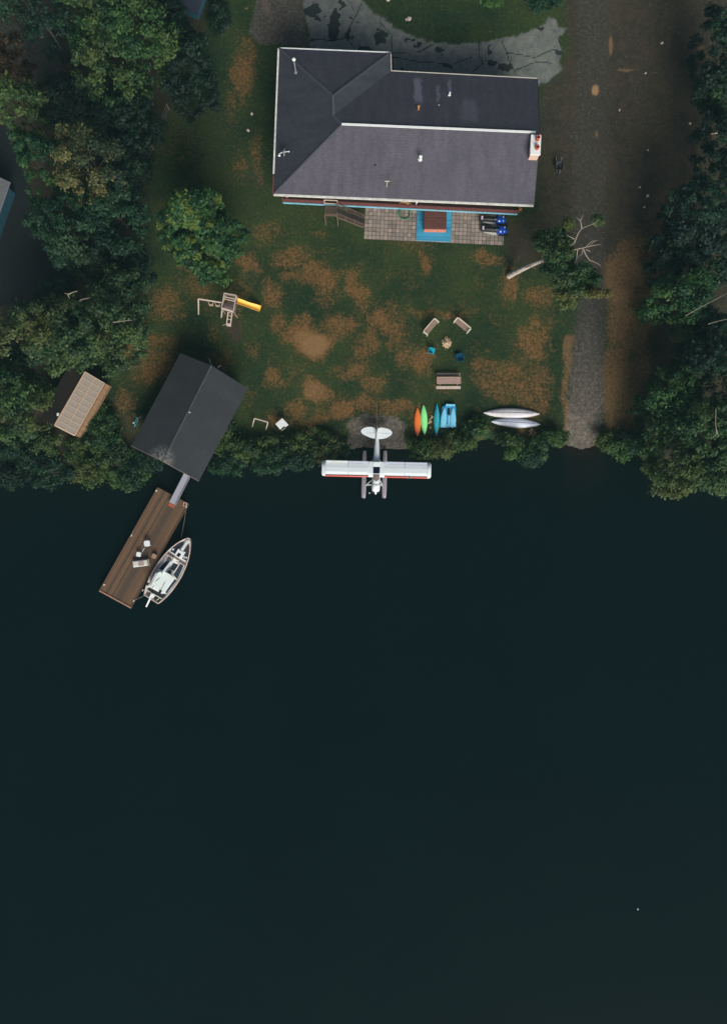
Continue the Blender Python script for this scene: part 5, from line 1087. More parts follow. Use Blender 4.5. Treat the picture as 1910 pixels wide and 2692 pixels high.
rope('mooring_rope', [z6(575, 905, .55), z6(600, 840, .52), z6(640, 765, .5)], 'loose rope end lying over the lake side edge of the dock')
rope('mooring_rope', [P(991, 1124, 1.6), P(990, 1090, 1.1), P(989.5, 1058, .96)], 'rope from the seaplane tail to the lawn', .014)

# ------------------------------------------------------------------ seaplane
def seaplane():
    zw = 2.7; o0 = P(989, 1236, zw); r_ = thing('seaplane', 'white high wing floatplane with red leading edges, nosed out from the beach', 'seaplane', Vector((o0.x, o0.y, 0)), R(-1.35)); Lq = loc_fn(r_); W = M['plane_white']
    q = lambda a, b, z: Lq(820 + a / 4.776, 1060 + b / 4.776, z)
    wings = []
    def rib(x, xle=-.68, xte=.80, t=.11, inset=0):  # section ring around the wing at span x
        c_ = xte - xle; pr_ = [(0, 0), (.06, .55), (.25, 1), (.55, .75), (1, .06), (1, -.06), (.5, -.25), (.1, -.3)]
        return [(x, xle + f * c_, zw + t * h_) for f, h_ in pr_]
    for s_, nm in ((-1, 'L'), (1, 'R')):
        b = MB(); xs_ = [.36, .72, 1.0, 4.9]
        rings = [rib(s_ * .33, -.66, .80), rib(s_ * .70, -.68, .80), rib(s_ * .9, -.56, .80), rib(s_ * 4.86, -.56, .80)]
        if s_ < 0: rings = [r__[::-1] for r__ in rings]
        # leave flap / aileron zone: trailing part ends at .52 outboard of the root
        def cut(rg, te): return [(x, min(y, te), z) for x, y, z in rg]
        rings = [rings[0], cut(rings[1], .58), cut(rings[2], .58), cut(rings[3], .58)]
        b.loft(rings[1:], smooth=False); rr0 = [rings[0], (rib(s_ * .70, -.68, .80) if s_ > 0 else rib(s_ * .70, -.68, .80)[::-1])]; b.loft(rr0, smooth=False)
        wg = obj('wing', b, W, r_)
        b = MB(); pr_ = [(-.56, .09), (-.66, .05), (-.70, -.01), (-.66, -.05), (-.56, -.035)]
        lr = [[(s_ * x, y + d_, zw + h_ + .01) for y, h_ in pr_] for x, d_ in ((.78, .06), (.95, 0), (4.86, 0))]
        b.loft(lr if s_ > 0 else [k_[::-1] for k_ in lr], smooth=True); obj('leading_edge', b, M['red'], wg)
        b = MB(); tp = [rib(s_ * 4.88, -.68, .84, .12), rib(s_ * 5.12, -.66, .82, .1), rib(s_ * 5.22, -.5, .66, .04)]
        b.loft([k_[::-1] for k_ in tp] if s_ < 0 else tp, smooth=True); obj('wing_tip', b, W, wg)
        for nm2, xa, xb, up_ in (('flap', .74, 2.68, 0), ('aileron', 2.72, 4.84, .03 if s_ < 0 else -.05)):
            b = MB(); b.prism([(s_ * xa, .60), (s_ * xb, .60), (s_ * xb, .83), (s_ * xa, .83)], zw + .0 + up_, zw + .05 + up_); obj(nm2, b, M['white'] if up_ > 0 else mat('control_grey', (202, 208, 222), .4, .08, 2), wg, bevel=.01)
        b = MB(); b.beam((s_ * 2.70, -.5, zw + .112), (s_ * 2.70, .57, zw + .05), .018, .012); obj('panel_seam', b, M['metal_dark'], wg)
        if s_ > 0: b = MB(); b.box((3.15, -.62, zw + .075), (.36, .16, .06)); o = obj('landing_light', b, M['cream'], wg); b = MB(); b.box((3.15, -.63, zw + .09), (.24, .09, .06)); obj('lens', b, M['black'], o)
        b = MB(); b.path([(s_ * 2.6, -.2, zw - .02), (s_ * .42, -.1, 1.0)], .035, 6); b.path([(s_ * 2.6, .35, zw - .02), (s_ * .42, .1, 1.0)], .03, 6); obj('wing_strut', b, W, r_)
    # fuselage (aft part)
    b = MB(); rings = []
    for y, w_, zb_, zt_ in ((3.9, .06, 1.6, 1.86), (3.02, .18, 1.45, 1.95), (2.2, .26, 1.3, 2.05), (1.2, .33, 1.05, 2.3), (.4, .37, .85, 2.55), (-.5, .38, .8, 2.55)):
        rings.append([(w_ * sx_, y, z_) for sx_, z_ in ((-1, (zb_ + zt_) / 2), (-.9, zt_ - (zt_ - zb_) * .14), (-.45, zt_), (.45, zt_), (.9, zt_ - (zt_ - zb_) * .14), (1, (zb_ + zt_) / 2), (.85, zb_), (-.85, zb_))])
    b.loft(rings); fz = obj('fuselage', b, W, r_)
    b = MB(); b.prism([(-.33, .33), (.33, .33), (.33, .80), (-.33, .80)], zw - .05, zw + .07); obj('cabin_top', b, W, r_, bevel=.03)
    b = MB(); b.prism([(-.30, -.30), (.30, -.30), (.30, .32), (-.30, .32)], zw - .02, zw + .05); obj('skylight', b, M['glass'], r_)
    b = MB(); b.beam((-.34, -.36, zw + .06), (.34, -.36, zw + .06), .06, .05); obj('skylight_bar', b, W, r_)
    b = MB(); b.loft([[(-.31, -.42, zw + .0), (0, -.44, zw + .04), (.31, -.42, zw + .0)], [(-.27, -.9, 2.1), (0, -1.05, 2.12), (.27, -.9, 2.1)]], closed=False, cap=False); obj('windscreen', b, M['screen'], r_)
    b = MB(); rings = []   # nose / cowling
    for y, w_, zb_, zt_ in ((-.45, .38, .85, 2.05), (-.95, .42, .9, 2.1), (-1.6, .42, 1.0, 2.08), (-1.98, .36, 1.2, 1.98), (-2.06, .2, 1.35, 1.8)):
        rings.append([(w_ * sx_, y, z_) for sx_, z_ in ((-1, (zb_ + zt_) / 2), (-.85, zt_ - (zt_ - zb_) * .16), (-.45, zt_), (.45, zt_), (.85, zt_ - (zt_ - zb_) * .16), (1, (zb_ + zt_) / 2), (.8, zb_), (-.8, zb_))])
    b.loft(rings[::-1]); cw_ = obj('cowling', b, W, r_)
    b = MB(); ps = [(.42 * math.sin(t), -1.12 - .30 * math.cos(t) + .0, 1.72 + .40 * math.cos(t)) for t in np.linspace(-1.35, 1.35, 13)]; b.path(ps, .022, 5); obj('cowl_band', b, M['black'], cw_)
    b = MB(); b.path([(0, -2.05, 1.58), (0, -2.2, 1.58), (0, -2.32, 1.58)], [.13, .1, .02], 12); pp_ = obj('propeller', b, W, r_)
    b = MB(); b.beam((0, -2.16, 1.58), (-.62, -2.17, 1.2), .13, .04); b.beam((0, -2.16, 1.58), (.62, -2.17, 1.96), .13, .04); obj('blade', b, M['metal_dark'], pp_)
    b = MB(); b.beam((-.54, -2.17, 1.25), (-.66, -2.17, 1.18), .14, .05); obj('blade_tip', b, M['white'], pp_)
    # tail
    for s_ in (-1, 1):
        zc_ = [(812, 372), (822, 330), (838, 312), (872, 305), (930, 315), (978, 335), (1003, 362), (998, 392), (955, 424), (895, 445), (830, 450), (815, 440)] if s_ > 0 else [(808, 372), (800, 330), (784, 310), (748, 297), (680, 300), (632, 322), (612, 352), (634, 386), (682, 412), (740, 435), (796, 446), (806, 440)]
        pc = [q(a_, c_, 1.8) for a_, c_ in zc_]; pts = []; n_ = len(pc)
        for i in range(n_):
            p0, p1, p2, p3 = pc[i - 1], pc[i], pc[(i + 1) % n_], pc[(i + 2) % n_]
            for t in (0, .33, .66): pts.append(tuple((p1 * 2 + (p2 - p0) * t + (p0 * 2 - p1 * 5 + p2 * 4 - p3) * t * t + (p1 * 3 - p0 - p2 * 3 + p3) * t ** 3) * .5)[:2])
        b = MB(); b.prism(pts, 1.74, 1.79); sb_ = obj('stabiliser', b, W, r_, bevel=.015)
        b = MB(); b.beam((s_ * .1, 3.66, 1.795), (s_ * 1.1, 3.60, 1.795), .02, .01); obj('hinge_line', b, M['steel'], sb_)
    b = MB(); b.add([(.025, 2.9, 1.8), (.025, 4.15, 1.6), (.025, 4.2, 2.6), (.025, 3.7, 2.75), (-.025, 2.9, 1.8), (-.025, 4.15, 1.6), (-.025, 4.2, 2.6), (-.025, 3.7, 2.75)], [(0, 1, 2, 3), (7, 6, 5, 4), (0, 3, 7, 4), (3, 2, 6, 7), (2, 1, 5, 6), (1, 0, 4, 5)]); obj('fin', b, M['cream'], r_)
    b = MB(); b.path([(0, 2.95, 1.6), (0, 4.1, 1.65)], [.07, .03], 8); obj('tail_cone', b, W, r_)
    # floats
    for a in (655, 912):
        f0, f1 = q(a, 597, .4), q(a - 5 if a < 800 else a - 5, 1192, .4); cx_ = (f0.x + f1.x) / 2; b = MB(); rings = []
        yt, yb = f0.y, f1.y
        for f, w_, zt_, zk in ((0, .17, .42, .2), (.1, .2, .48, .05), (.5, .23, .55, -.15), (.85, .235, .55, -.12), (.97, .2, .52, .1), (1, .16, .48, .2)):
            y = yt + (yb - yt) * f; rings.append([(cx_ - w_, y, .25), (cx_ - w_, y, zt_ - .06), (cx_ - w_ * .6, y, zt_), (cx_ + w_ * .6, y, zt_), (cx_ + w_, y, zt_ - .06), (cx_ + w_, y, .25), (cx_, y, zk)])
        b.loft(rings); fl_ = obj('float', b, M['pinkmetal'], r_)
        b = MB()
        for k in range(13): y = yb + (yt - yb) * (.04 + k * .07); b.disc((cx_, y, .545), .03, .01, 8)
        obj('hatch_plug', b, M['metal_dark'], fl_)
        b = MB(); b.path([(cx_, yb - .02, .4), (cx_, yb - .1, .4)], [.15, .13], 10); obj('bumper', b, M['black'], fl_)
        sg = -1 if a < 800 else 1
        b = MB(); b.path([(cx_ - sg * .18, -1.42, .52), (sg * .36, -.85, 1.5)], .035, 6); b.path([(cx_ - sg * .18, -1.42, .52), (sg * .36, -1.42, 1.3)], .035, 6); b.path([(cx_, .4, .5), (sg * .34, .2, 1.0)], .03, 6); b.path([(cx_, .4, .5), (sg * .2, 1.2, 1.2)], .025, 6); obj('float_strut', b, W, r_)
    b = MB(); b.path([q(655, 1020, .5), q(912, 1020, .5)], .03, 6); b.path([q(655, 760, .5), q(912, 760, .5)], .03, 6); obj('spreader_bar', b, W, r_)
seaplane()

# ------------------------------------------------------------------ lawn furniture
def bench(px, py, rz, back, lab):
    r_ = thing('garden_bench', lab, 'bench', P(px, py), rz, 'wooden benches by the fire wood')
    b = MB()
    for i in range(4): b.beam((-.78, -.16 + i * .11, .42), (.78, -.16 + i * .11, .42), .09, .03)
    obj('seat', b, mat('bench_slats', (158, 132, 118), .8, .4, 8) if 'bench_slats' not in bpy.data.materials else bpy.data.materials['bench_slats'], r_)
    b = MB(); s_ = back
    for i in range(3): b.beam((-.78, s_ * (.27 + i * .02), .52 + i * .13), (.78, s_ * (.27 + i * .02), .52 + i * .13), .03, .1)
    obj('backrest', b, M['pale_wood'] , r_)
    for x in (-.83, .83):
        b = MB(); b.box((x, 0, .62), (.13, .56, .04)); obj('armrest', b, M['cream'], r_)
        for y in (-.22, .24): b = MB(); b.box((x, y, .3), (.07, .07, .6)); obj('leg', b, M['pale_wood'], r_)
bench(1131.5, 863, R(49.5), 1, 'wooden bench to the left of the firewood pile, angled towards it')
bench(1212.7, 859, R(-39.6), 1, 'wooden bench to the right of the firewood pile, angled towards it')
# firewood pile
b = MB()
for i in range(70):
    a = rnd.uniform(0, 6.28); rr = rnd.uniform(0, .42); L_ = rnd.uniform(.18, .42); th = rnd.gauss(a, .9); x, y = rr * math.cos(a), rr * math.sin(a); z = .05 + (.5 - rr) * rnd.uniform(.2, .8)
    d = Vector((math.cos(th) * L_, math.sin(th) * L_, rnd.uniform(-.1, .14))); b.beam(Vector((x, y, z)) - d / 2, Vector((x, y, z)) + d / 2, rnd.uniform(.03, .07), rnd.uniform(.03, .06))
for pts in ([(0, .2, .3), (.02, .6, .5)], [(-.05, .2, .3), (-.15, .55, .4)], [(.3, 0, .2), (.5, -.1, .3)]): b.path(pts, .02, 5)
o = obj('firewood_pile', b, M['driftwood']); o.location = P(1172, 903); tag(o, 'heap of split pale firewood between the two benches', 'firewood')
def garden_chair(px, py, rz, m, lab, s_=.6):
    r_ = thing('plastic_chair', lab, 'chair', P(px, py), rz, None); b = MB(); n_ = 5
    out = [(-.5, -.42), (-.3, -.5), (.3, -.5), (.5, -.42), (.47, .35), (.38, .5), (-.38, .5), (-.47, .35)]
    b.loft([[(x * s_, y * s_, z_) for x, y in out] for z_ in (.34,)] + [[(x * s_ * .98, y * s_ * .98, .38) for x, y in out], [(x * s_ * .8, y * s_ * .8, .37) for x, y in out]]); obj('seat', b, m, r_)
    b = MB(); b.loft([[(-.42 * s_, .40 * s_, .36), (0, .46 * s_, .36), (.42 * s_, .40 * s_, .36), (.42 * s_, .47 * s_, .36), (0, .53 * s_, .36), (-.42 * s_, .47 * s_, .36)], [(-.34 * s_, .62 * s_, .78), (0, .68 * s_, .82), (.34 * s_, .62 * s_, .78), (.34 * s_, .67 * s_, .78), (0, .73 * s_, .82), (-.34 * s_, .67 * s_, .78)]]); obj('backrest', b, m, r_)
    for x in (-1, 1):
        b = MB(); b.path([(x * .46 * s_, -.4 * s_, .36), (x * .5 * s_, -.38 * s_, .56), (x * .5 * s_, .4 * s_, .58)], .028, 6); obj('armrest', b, m, r_)
        for y in (-1, 1): b = MB(); b.path([(x * .42 * s_, y * .4 * s_, .35), (x * .48 * s_, y * .46 * s_, 0)], .028, 6); obj('leg', b, m, r_)
garden_chair(1132.7, 923, R(165), M['cyan'], 'bright cyan plastic chair left of the firewood', .58)
garden_chair(1205.8, 940, R(200), M['dblue'], 'dark blue plastic chair right of the firewood', .72)
# picnic table
r_ = thing('picnic_table', 'weathered picnic table with two benches on the lawn above the kayaks', 'picnic table', P(1177, 1003)); 
b = MB()
for i in range(5): b.beam((-1.17, -.28 + i * .14, .74), (1.17, -.28 + i * .14, .74), .125, .04)
obj('table_top', b, mat('table_boards', (182, 152, 140), .8, .4, 9), r_)
for y, nm in ((.62, 'far'), (-.66, 'near')):
    b = MB(); b.beam((-1.19, y - .07, .44), (1.17, y - .07, .44), .125, .04); b.beam((-1.19, y + .07, .44), (1.17, y + .07, .44), .125, .04); obj('bench', b, M['pale_wood'] if y < 0 else M['log_grey'], r_)
for x in (-.85, .85):
    b = MB(); b.beam((x, -.62, .36), (x, .62, .36), .05, .1)
    for s_ in (-1, 1): b.beam((x, s_ * .25, .7), (x, s_ * .55, 0), .05, .09)
    obj('leg', b, M['log_grey'], r_)
# kayaks lying keel up
def hullform(name, label, cat, a, c, wpx, m, h=.32, group=None, zb_=0, asym=0, ridges=(0, .5), power=.62, tipz=.06):
    A, B = P(*a), P(*c); d = B - A; ang = math.atan2(d.y, d.x); Ln = d.length; W = wpx * (H - GZ) / FPX / 2
    r_ = thing(name, label, cat, A, ang, group); b = MB(); rings = []; N = 22; K = 13
    for i in range(N + 1):
        f = i / N; s_ = max(.02, math.sin(math.pi * (f * (1 + asym) / (1 + asym * f) if asym else f))) ** power; w_ = W * s_; hh = h * (.35 + .65 * s_) 
        ring = []
        for k in range(K):
            t = math.pi * k / (K - 1); x = math.cos(t); z_ = math.sin(t) ** .55 * hh
            rd = sum(.012 * math.exp(-((abs(x) - r0) / .07) ** 2) for r0 in ridges)
            ring.append((f * Ln, x * w_, z_ + rd + .02))
        rings.append(ring)
    b.loft(rings); o = obj('hull', b, m, r_); return r_, o, Ln, W
def coaming(r_, Ln, W, m): b = MB(); b.path([(Ln / 2 + .4 * math.cos(t), W * .62 * math.sin(t), .02) for t in np.linspace(0, 6.28, 18, endpoint=False)], .02, 5, closed=True); obj('cockpit_rim', b, m, r_)
def keel(r_, Ln, m, z_, w_=.03, f0=.12, f1=.88, lab=None):
    b = MB(); N = 10; b.path([(Ln * (f0 + (f1 - f0) * i / N), 0, z_ * (.35 + .65 * max(.02, math.sin(math.pi * (f0 + (f1 - f0) * i / N))) ** .62) + .035) for i in range(N + 1)], w_, 6); obj('keel', b, m, r_, lab)
kg = 'boats lying keel up on the grass by the bank'
r_, o, Ln, W = hullform('kayak', 'orange kayak, leftmost of the upturned boats', 'kayak', (1096.3, 1072), (1097, 1147.4), 19, M['kayak_o'], .3, kg, ridges=(.12, .5)); coaming(r_, Ln, W, M['black'])
r_, o, Ln, W = hullform('kayak', 'light green kayak beside the orange one', 'kayak', (1112, 1064.5), (1115.2, 1142.3), 18.5, M['kayak_g'], .3, kg, ridges=(.12, .5)); coaming(r_, Ln, W, M['black'])
r_, o, Ln, W = hullform('kayak', 'slender teal kayak next to the pedal boat', 'kayak', (1147.6, 1061), (1145.7, 1147), 16.5, M['kayak_t'], .34, kg, ridges=(.5,), power=.8); keel(r_, Ln, mat('teal_worn', (120, 190, 190), .5, .3, 5), .34, .03, .2, .95); coaming(r_, Ln, W, M['black'])
cg = 'canoes lying keel up'
r_, o, Ln, W = hullform('canoe', 'longer grey white canoe, the one further from the water', 'canoe', (1269.4, 1085.2), (1416.7, 1088.2), 26.5, M['canoe'], .42, cg, ridges=(), power=.72); keel(r_, Ln, M['steel'], .42, .022)
b = MB(); b.path([(Ln * f, s_ * W * max(.02, math.sin(math.pi * f)) ** .72 * 1.0, .03) for s_ in (1,) for f in np.linspace(.01, .99, 20)], .022, 5); b.path([(Ln * f, -W * max(.02, math.sin(math.pi * f)) ** .72, .03) for f in np.linspace(.01, .99, 20)], .022, 5); obj('gunwale', b, M['cream'], r_)
r_, o, Ln, W = hullform('canoe', 'shorter bluish white canoe, the one nearer the water', 'canoe', (1290.3, 1108.2), (1418.4, 1116), 25, mat('canoe_blue', (212, 218, 232), .45, .12, 3), .42, cg, ridges=(), power=.72); keel(r_, Ln, M['steel'], .42, .018)
b = MB(); b.path([(Ln * f, W * max(.02, math.sin(math.pi * f)) ** .72, .03) for f in np.linspace(.01, .99, 20)], .022, 5); b.path([(Ln * f, -W * max(.02, math.sin(math.pi * f)) ** .72, .03) for f in np.linspace(.01, .99, 20)], .022, 5); obj('gunwale', b, M['cream'], r_)
# pedal boat
zp = lambda a, b, z=GZ + .3: P(1070 + a / 10.83, 1050 + b / 10.83, z)
r_ = thing('pedal_boat', 'pale blue twin hull pedal boat, rightmost of the small boats', 'pedal boat', zp(1160, 500, GZ), R(-2.5)); Mi = (Matrix.Translation(r_.location) @ r_.rotation_euler.to_matrix().to_4x4()).inverted(); zq = lambda a, b, z: Mi @ zp(a, b, z)
b = MB(); out = [(985, 230), (1015, 185), (1080, 172), (1340, 185), (1372, 200), (1382, 250), (1375, 500), (1345, 790), (1325, 812), (1060, 800), (950, 790), (932, 760), (945, 520)]
p_ = [zq(a, c, GZ + .3) for a, c in out]; b.prism([(v.x, v.y) for v in p_], .03, .30); obj('deck', b, M['pedal_dark'], r_, bevel=.05)
for cx_, tilt in ((1045, -.35), (1300, -.1)):
    b = MB(); rings = []
    for f in np.linspace(0, 1, 12):
        w_ = 90 * (math.sin(min(1, f * 1.5 + .05) * math.pi / 2)) ** .75; yy = 235 + f * 555; xx = cx_ + tilt * (f - .3) * 130
        rings.append([(lambda v: (v.x, v.y, v.z))(zq(xx + s_ * w_, yy, GZ + z_)) for s_, z_ in ((-1, .30), (-.92, .38), (-.5, .42), (.5, .42), (.92, .38), (1, .30))])
    b.loft(rings, smooth=True); obj('hull', b, M['pedal'], r_)
b = MB(); v = zq(1175, 340, GZ + .31); b.box((v.x, v.y, .31), (.27, .62, .03)); obj('footwell', b, M['black'], r_)
b = MB(); v0, v1 = zq(1165, 500, 0), zq(1155, 790, 0); b.beam((v0.x, v0.y, .33), (v1.x, v1.y, .33), .27, .07); obj('centre_bridge', b, M['pedal'], r_); b = MB(); v0, v1 = zq(1060, 205, 0), zq(1320, 215, 0); b.beam((v0.x, v0.y, .31), (v1.x, v1.y, .31), .2, .06); obj('cross_beam', b, M['pedal'], r_); b = MB(); v0, v1 = zq(950, 770, 0), zq(1335, 790, 0); b.beam((v0.x, v0.y, .32), (v1.x, v1.y, .32), .2, .06); obj('cross_beam', b, M['pedal'], r_)
# drift sticks between the kayaks
b = MB(); o0 = zp(650, 600, GZ)
for pts in ([(655, 545), (740, 490)], [(690, 455), (700, 520)], [(585, 700), (625, 640), (640, 560)], [(675, 600), (672, 670)], [(655, 780), (662, 830)], [(610, 690), (650, 640)]): b.path([zp(a, c, GZ + .06) - o0 for a, c in pts], .045, 5)
o = obj('drift_sticks', b, M['driftwood']); o.location = o0; tag(o, 'pale broken sticks on bare soil between the green and teal kayaks', 'sticks')
# white square table with a dark bag
z4 = lambda a, b, z: P(640 + a / 11.6, 1080 + b / 11.6, z)
r_ = thing('square_table', 'white square table turned cornerwise on the grass above the bank', 'table', z4(1160, 400, GZ), R(41)); Mi2 = (Matrix.Translation(r_.location) @ r_.rotation_euler.to_matrix().to_4x4()).inverted(); zs = lambda a, c, z: Mi2 @ z4(a, c, z)
zt = GZ + .72; tp = [zs(1180, 222, zt), zs(1370, 425, zt), zs(1290, 490, zt), zs(1225, 475, zt), zs(1115, 570, zt), zs(970, 400, zt)]
b = MB(); b.prism([(v.x, v.y) for v in tp], .68, .72); obj('table_top', b, M['white'], r_, bevel=.008)
b = MB(); v0, v1 = zs(1280, 510, zt - .1), zs(1160, 605, zt - .1); b.beam((v0.x, v0.y, .62), (v1.x, v1.y, .62), .04, .04); obj('rail', b, M['cream'], r_)
for a, c in ((1180, 250), (1335, 425), (1120, 540), (1000, 400)): v = zs(a, c, zt); b = MB(); b.beam((v.x, v.y, 0), (v.x, v.y, .68), .05, .05); obj('leg', b, M['cream'], r_)
# small wooden frame
r_ = thing('sawhorse', 'bare wooden sawhorse of one beam on two leaning legs beside the bank', 'sawhorse', P(686, 1112)); o0 = r_.location
k = GZ + 1.2; e0, e1 = z4(335, 235, k) - o0, z4(745, 350, k) - o0
b = MB(); b.beam(e0, e1, .09, .09); obj('beam', b, M['pale_wood'], r_)
for e, g_ in ((e0, z4(268, 490, GZ)), (e1, z4(685, 578, GZ))):
    b = MB(); b.beam(e, g_ - o0, .07, .07); obj('leg', b, M['pale_wood'], r_)
    b = MB(); b.beam(e, Vector((g_ - o0)) + Vector((.1, 1.15, 0)), .06, .06); obj('leg', b, M['log_grey'], r_)
# ------------------------------------------------------------------ play set
def playset():
    z8 = lambda a, b, z: P(500 + a / 7.38, 740 + b / 7.38, z)
    r_ = thing('play_set', 'wooden play tower with swing beam, ladder and yellow slide on the lawn', 'play set', P(603, 795)); o0 = r_.location; q = lambda a, b, z: z8(a, b, z) - o0
    zf, zt_ = GZ + 1.5, GZ + 2.5
    cs = [(660, 225), (893, 268), (838, 580), (605, 512)]
    for i, (a, c) in enumerate(cs): t = q(a, c, zt_); b = MB(); b.box((t.x, t.y, (zt_ - GZ) / 2), (.09, .09, zt_ - GZ)); obj('post', b, M['log_grey'], r_)
    b = MB(); T_ = [q(a, c, zt_) for a, c in cs]
    dkc = [Vector((v.x, v.y, 0)) for v in T_]
    b.prism([(v.x, v.y) for v in (dkc[0].lerp(dkc[3], .45), dkc[1].lerp(dkc[2], .45), dkc[2], dkc[3])], zf - GZ - .05, zf - GZ); b.prism([(v.x, v.y) for v in (dkc[0].lerp(dkc[1], .48), dkc[1], dkc[1].lerp(dkc[2], .44), dkc[0].lerp(dkc[1], .48).lerp(dkc[3].lerp(dkc[2], .48), .44))], zf - GZ - .05, zf - GZ)
    obj('platform', b, wood('play_boards', (128, 112, 108), (72, 66, 70), 0, .13, .14, rot=.2, dark=(30, 30, 34)), r_)
    b = MB()
    for i in range(4): b.beam(T_[i], T_[(i + 1) % 4], .06, .08)
    for f in (.24, .38): b.beam(T_[0].lerp(T_[3], f), T_[1].lerp(T_[2], f), .07, .06)
    for i in (0, 2, 3): b.beam(T_[i] - Vector((0, 0, .45)), T_[(i + 1) % 4] - Vector((0, 0, .45)), .04, .1)
    b.beam(T_[3] - Vector((0, 0, .2)), T_[2] - Vector((0, 0, .2)), .1, .16); obj('rail', b, M['pale_wood'], r_)
    # slide
    b = MB(); n_ = 9; ra, rb = [], []
    for i in range(n_ + 1):
        f = i / n_; z_ = zf + .05 - (zf - GZ - .25) * (f ** .85 if f < .9 else .92 + (f - .9) * .6); lft = Vector((880 + (1378 - 880) * f, 315 + (482 - 315) * f - 12 * math.sin(f * 9) * .4, 0)); rgt = Vector((878 + (1345 - 878) * f, 412 + (582 - 412) * f, 0))
        A, B = q(lft.x, lft.y, z_), q(rgt.x, rgt.y, z_); up = Vector((0, 0, .12)); ra.append([A + up, A + Vector((0, 0, .10)).lerp(B - A, .06) * 1, A.lerp(B, .1), A.lerp(B, .9), B + Vector((0, 0, .1)), B + up])
    b.loft(ra, closed=False, cap=False); o = obj('slide', b, M['yellow'], r_); sm = o.modifiers.new('s', 'SOLIDIFY'); sm.thickness = .04
    # swing beam
    zb_ = GZ + 2.35; B0, B1 = q(160, 340, zb_), q(612, 410, zb_)
    b = MB(); b.beam(B0, B1, .1, .12); obj('swing_beam', b, M['pale_wood'], r_)
    b = MB(); b.beam(B0, q(165, 640, GZ), .09, .09); obj('leg', b, M['pale_wood'], r_)
    b = MB(); b.beam(q(620, 545, GZ + 1.4), q(605, 700, GZ), .09, .09); obj('leg', b, M['pale_wood'], r_)
    for (a0, a1, yb_) in ((345, 435, 455), (472, 565, 472)):
        b = MB(); f0 = (a0 - 160) / 452; f1 = (a1 - 160) / 452; p0, p1 = B0.lerp(B1, f0), B0.lerp(B1, f1); s0, s1 = q(a0 + 28, yb_, GZ + .5), q(a1 + 8, yb_ + 8, GZ + .5)
        b.beam(p0, s0, .03, .03); b.beam(p1, s1, .03, .03); sw = obj('swing', b, M['pale_wood'], r_)
        b = MB(); b.beam(s0, s1, .17, .05); obj('swing_seat', b, M['batten'], sw)
    # ladder
    b = MB(); l0, l1 = q(742, 560, zf), q(706, 825, GZ + .05); m0, m1 = q(815, 595, zf), q(783, 835, GZ + .05); b.beam(l0, l1, .07, .07); b.beam(m0, m1, .07, .07)
    for f in (.12, .35, .62, .98): b.beam(l0.lerp(l1, f), m0.lerp(m1, f), .05 if f < .9 else .14, .05)
    b.beam(q(705, 850, GZ + .04), q(795, 862, GZ + .04), .16, .05); b.beam(l1, q(625, 855, GZ + .05), .04, .04); obj('ladder', b, M['pale_wood'], r_)
playset()
# bicycle leaning at the boathouse
def bicycle():
    A, B = P(358.5, 1123, GZ), P(373.5, 1099, GZ); d = B - A; r_ = thing('bicycle', 'teal bicycle leaning by the boathouse wall', 'bicycle', A, math.atan2(d.y, d.x)); Lb = d.length
    tl = Matrix.Rotation(R(-14), 3, 'X'); T_ = lambda x, z: tl @ Vector((x, 0, z))
    for x in (0, Lb):
        b = MB(); b.path([T_(x + .31 * math.cos(t), .33 + .31 * math.sin(t)) for t in np.linspace(0, 6.28, 24, endpoint=False)], .028, 6, closed=True); wl = obj('wheel', b, M['black'], r_)
        b = MB()
        for k in range(8): t = k * math.pi / 4; b.path([T_(x, .33), T_(x + .29 * math.cos(t), .33 + .29 * math.sin(t))], .006, 4)
        b.path([tl @ Vector((x, -.04, .33)), tl @ Vector((x, .04, .33))], .03, 8); obj('spokes', b, M['steel'], wl)
    b = MB(); s = Lb
    for a, c in (((0, .33), (.42 * s, .3)), ((.42 * s, .3), (.3 * s, .75)), ((0, .33), (.3 * s, .7)), ((.3 * s, .7), (.8 * s, .78)), ((.42 * s, .3), (.84 * s, .68)), ((.78 * s, .88), (s, .33))): b.path([T_(*a), T_(*c)], .025, 6)
    obj('frame', b, mat('bike_teal', (60, 190, 200), .35, .1, 3), r_)
    b = MB(); b.path([tl @ Vector((.78 * s, -.3, .95)), tl @ Vector((.8 * s, -.1, .97)), tl @ Vector((.8 * s, .1, .97)), tl @ Vector((.78 * s, .3, .95))], .018, 6); b.path([T_(.78 * s, .88), T_(.8 * s, .97)], .018, 6); obj('handlebar', b, M['steel'], r_)
    b = MB(); b.ball(T_(.26 * s, .88), (.13, .07, .035), 8, 5); b.path([T_(.3 * s, .75), T_(.27 * s, .86)], .018, 6); obj('saddle', b, M['white_worn'], r_)
bicycle()
# wheelbarrow
r_ = thing('wheelbarrow', 'dark wheelbarrow with grey handles on the rough grass right of the house', 'wheelbarrow', P(1465, 440))
b = MB(); b.loft([[(x * w_, y * h_ - .05, z_) for x, y in ((-1, -1), (1, -1), (1, 1), (-1, 1))] for w_, h_, z_ in ((.2, .25, .3), (.33, .42, .6), (.3, .39, .6), (.18, .22, .33))], smooth=False); obj('tray', b, mat('tray_black', (20, 28, 34), .6, .2, 4), r_)
for s_ in (-1, 1): b = MB(); b.path([(s_ * .12, -.7, .2), (s_ * .22, .2, .4), (s_ * .27, .75, .6)], .025, 6); obj('handle', b, M['steel'], r_)
b = MB(); b.path([(.0, -.7 + .17 * math.cos(t), .2 + .17 * math.sin(t)) for t in np.linspace(0, 6.28, 16, endpoint=False)], .05, 6, closed=True); b.path([(-.1, -.7, .2), (.1, -.7, .2)], .02, 6); obj('wheel', b, M['metal_dark'], r_)
for s_ in (-1, 1): b = MB(); b.path([(s_ * .2, .2, .4), (s_ * .2, .25, 0)], .02, 6); obj('leg', b, M['steel'], r_)
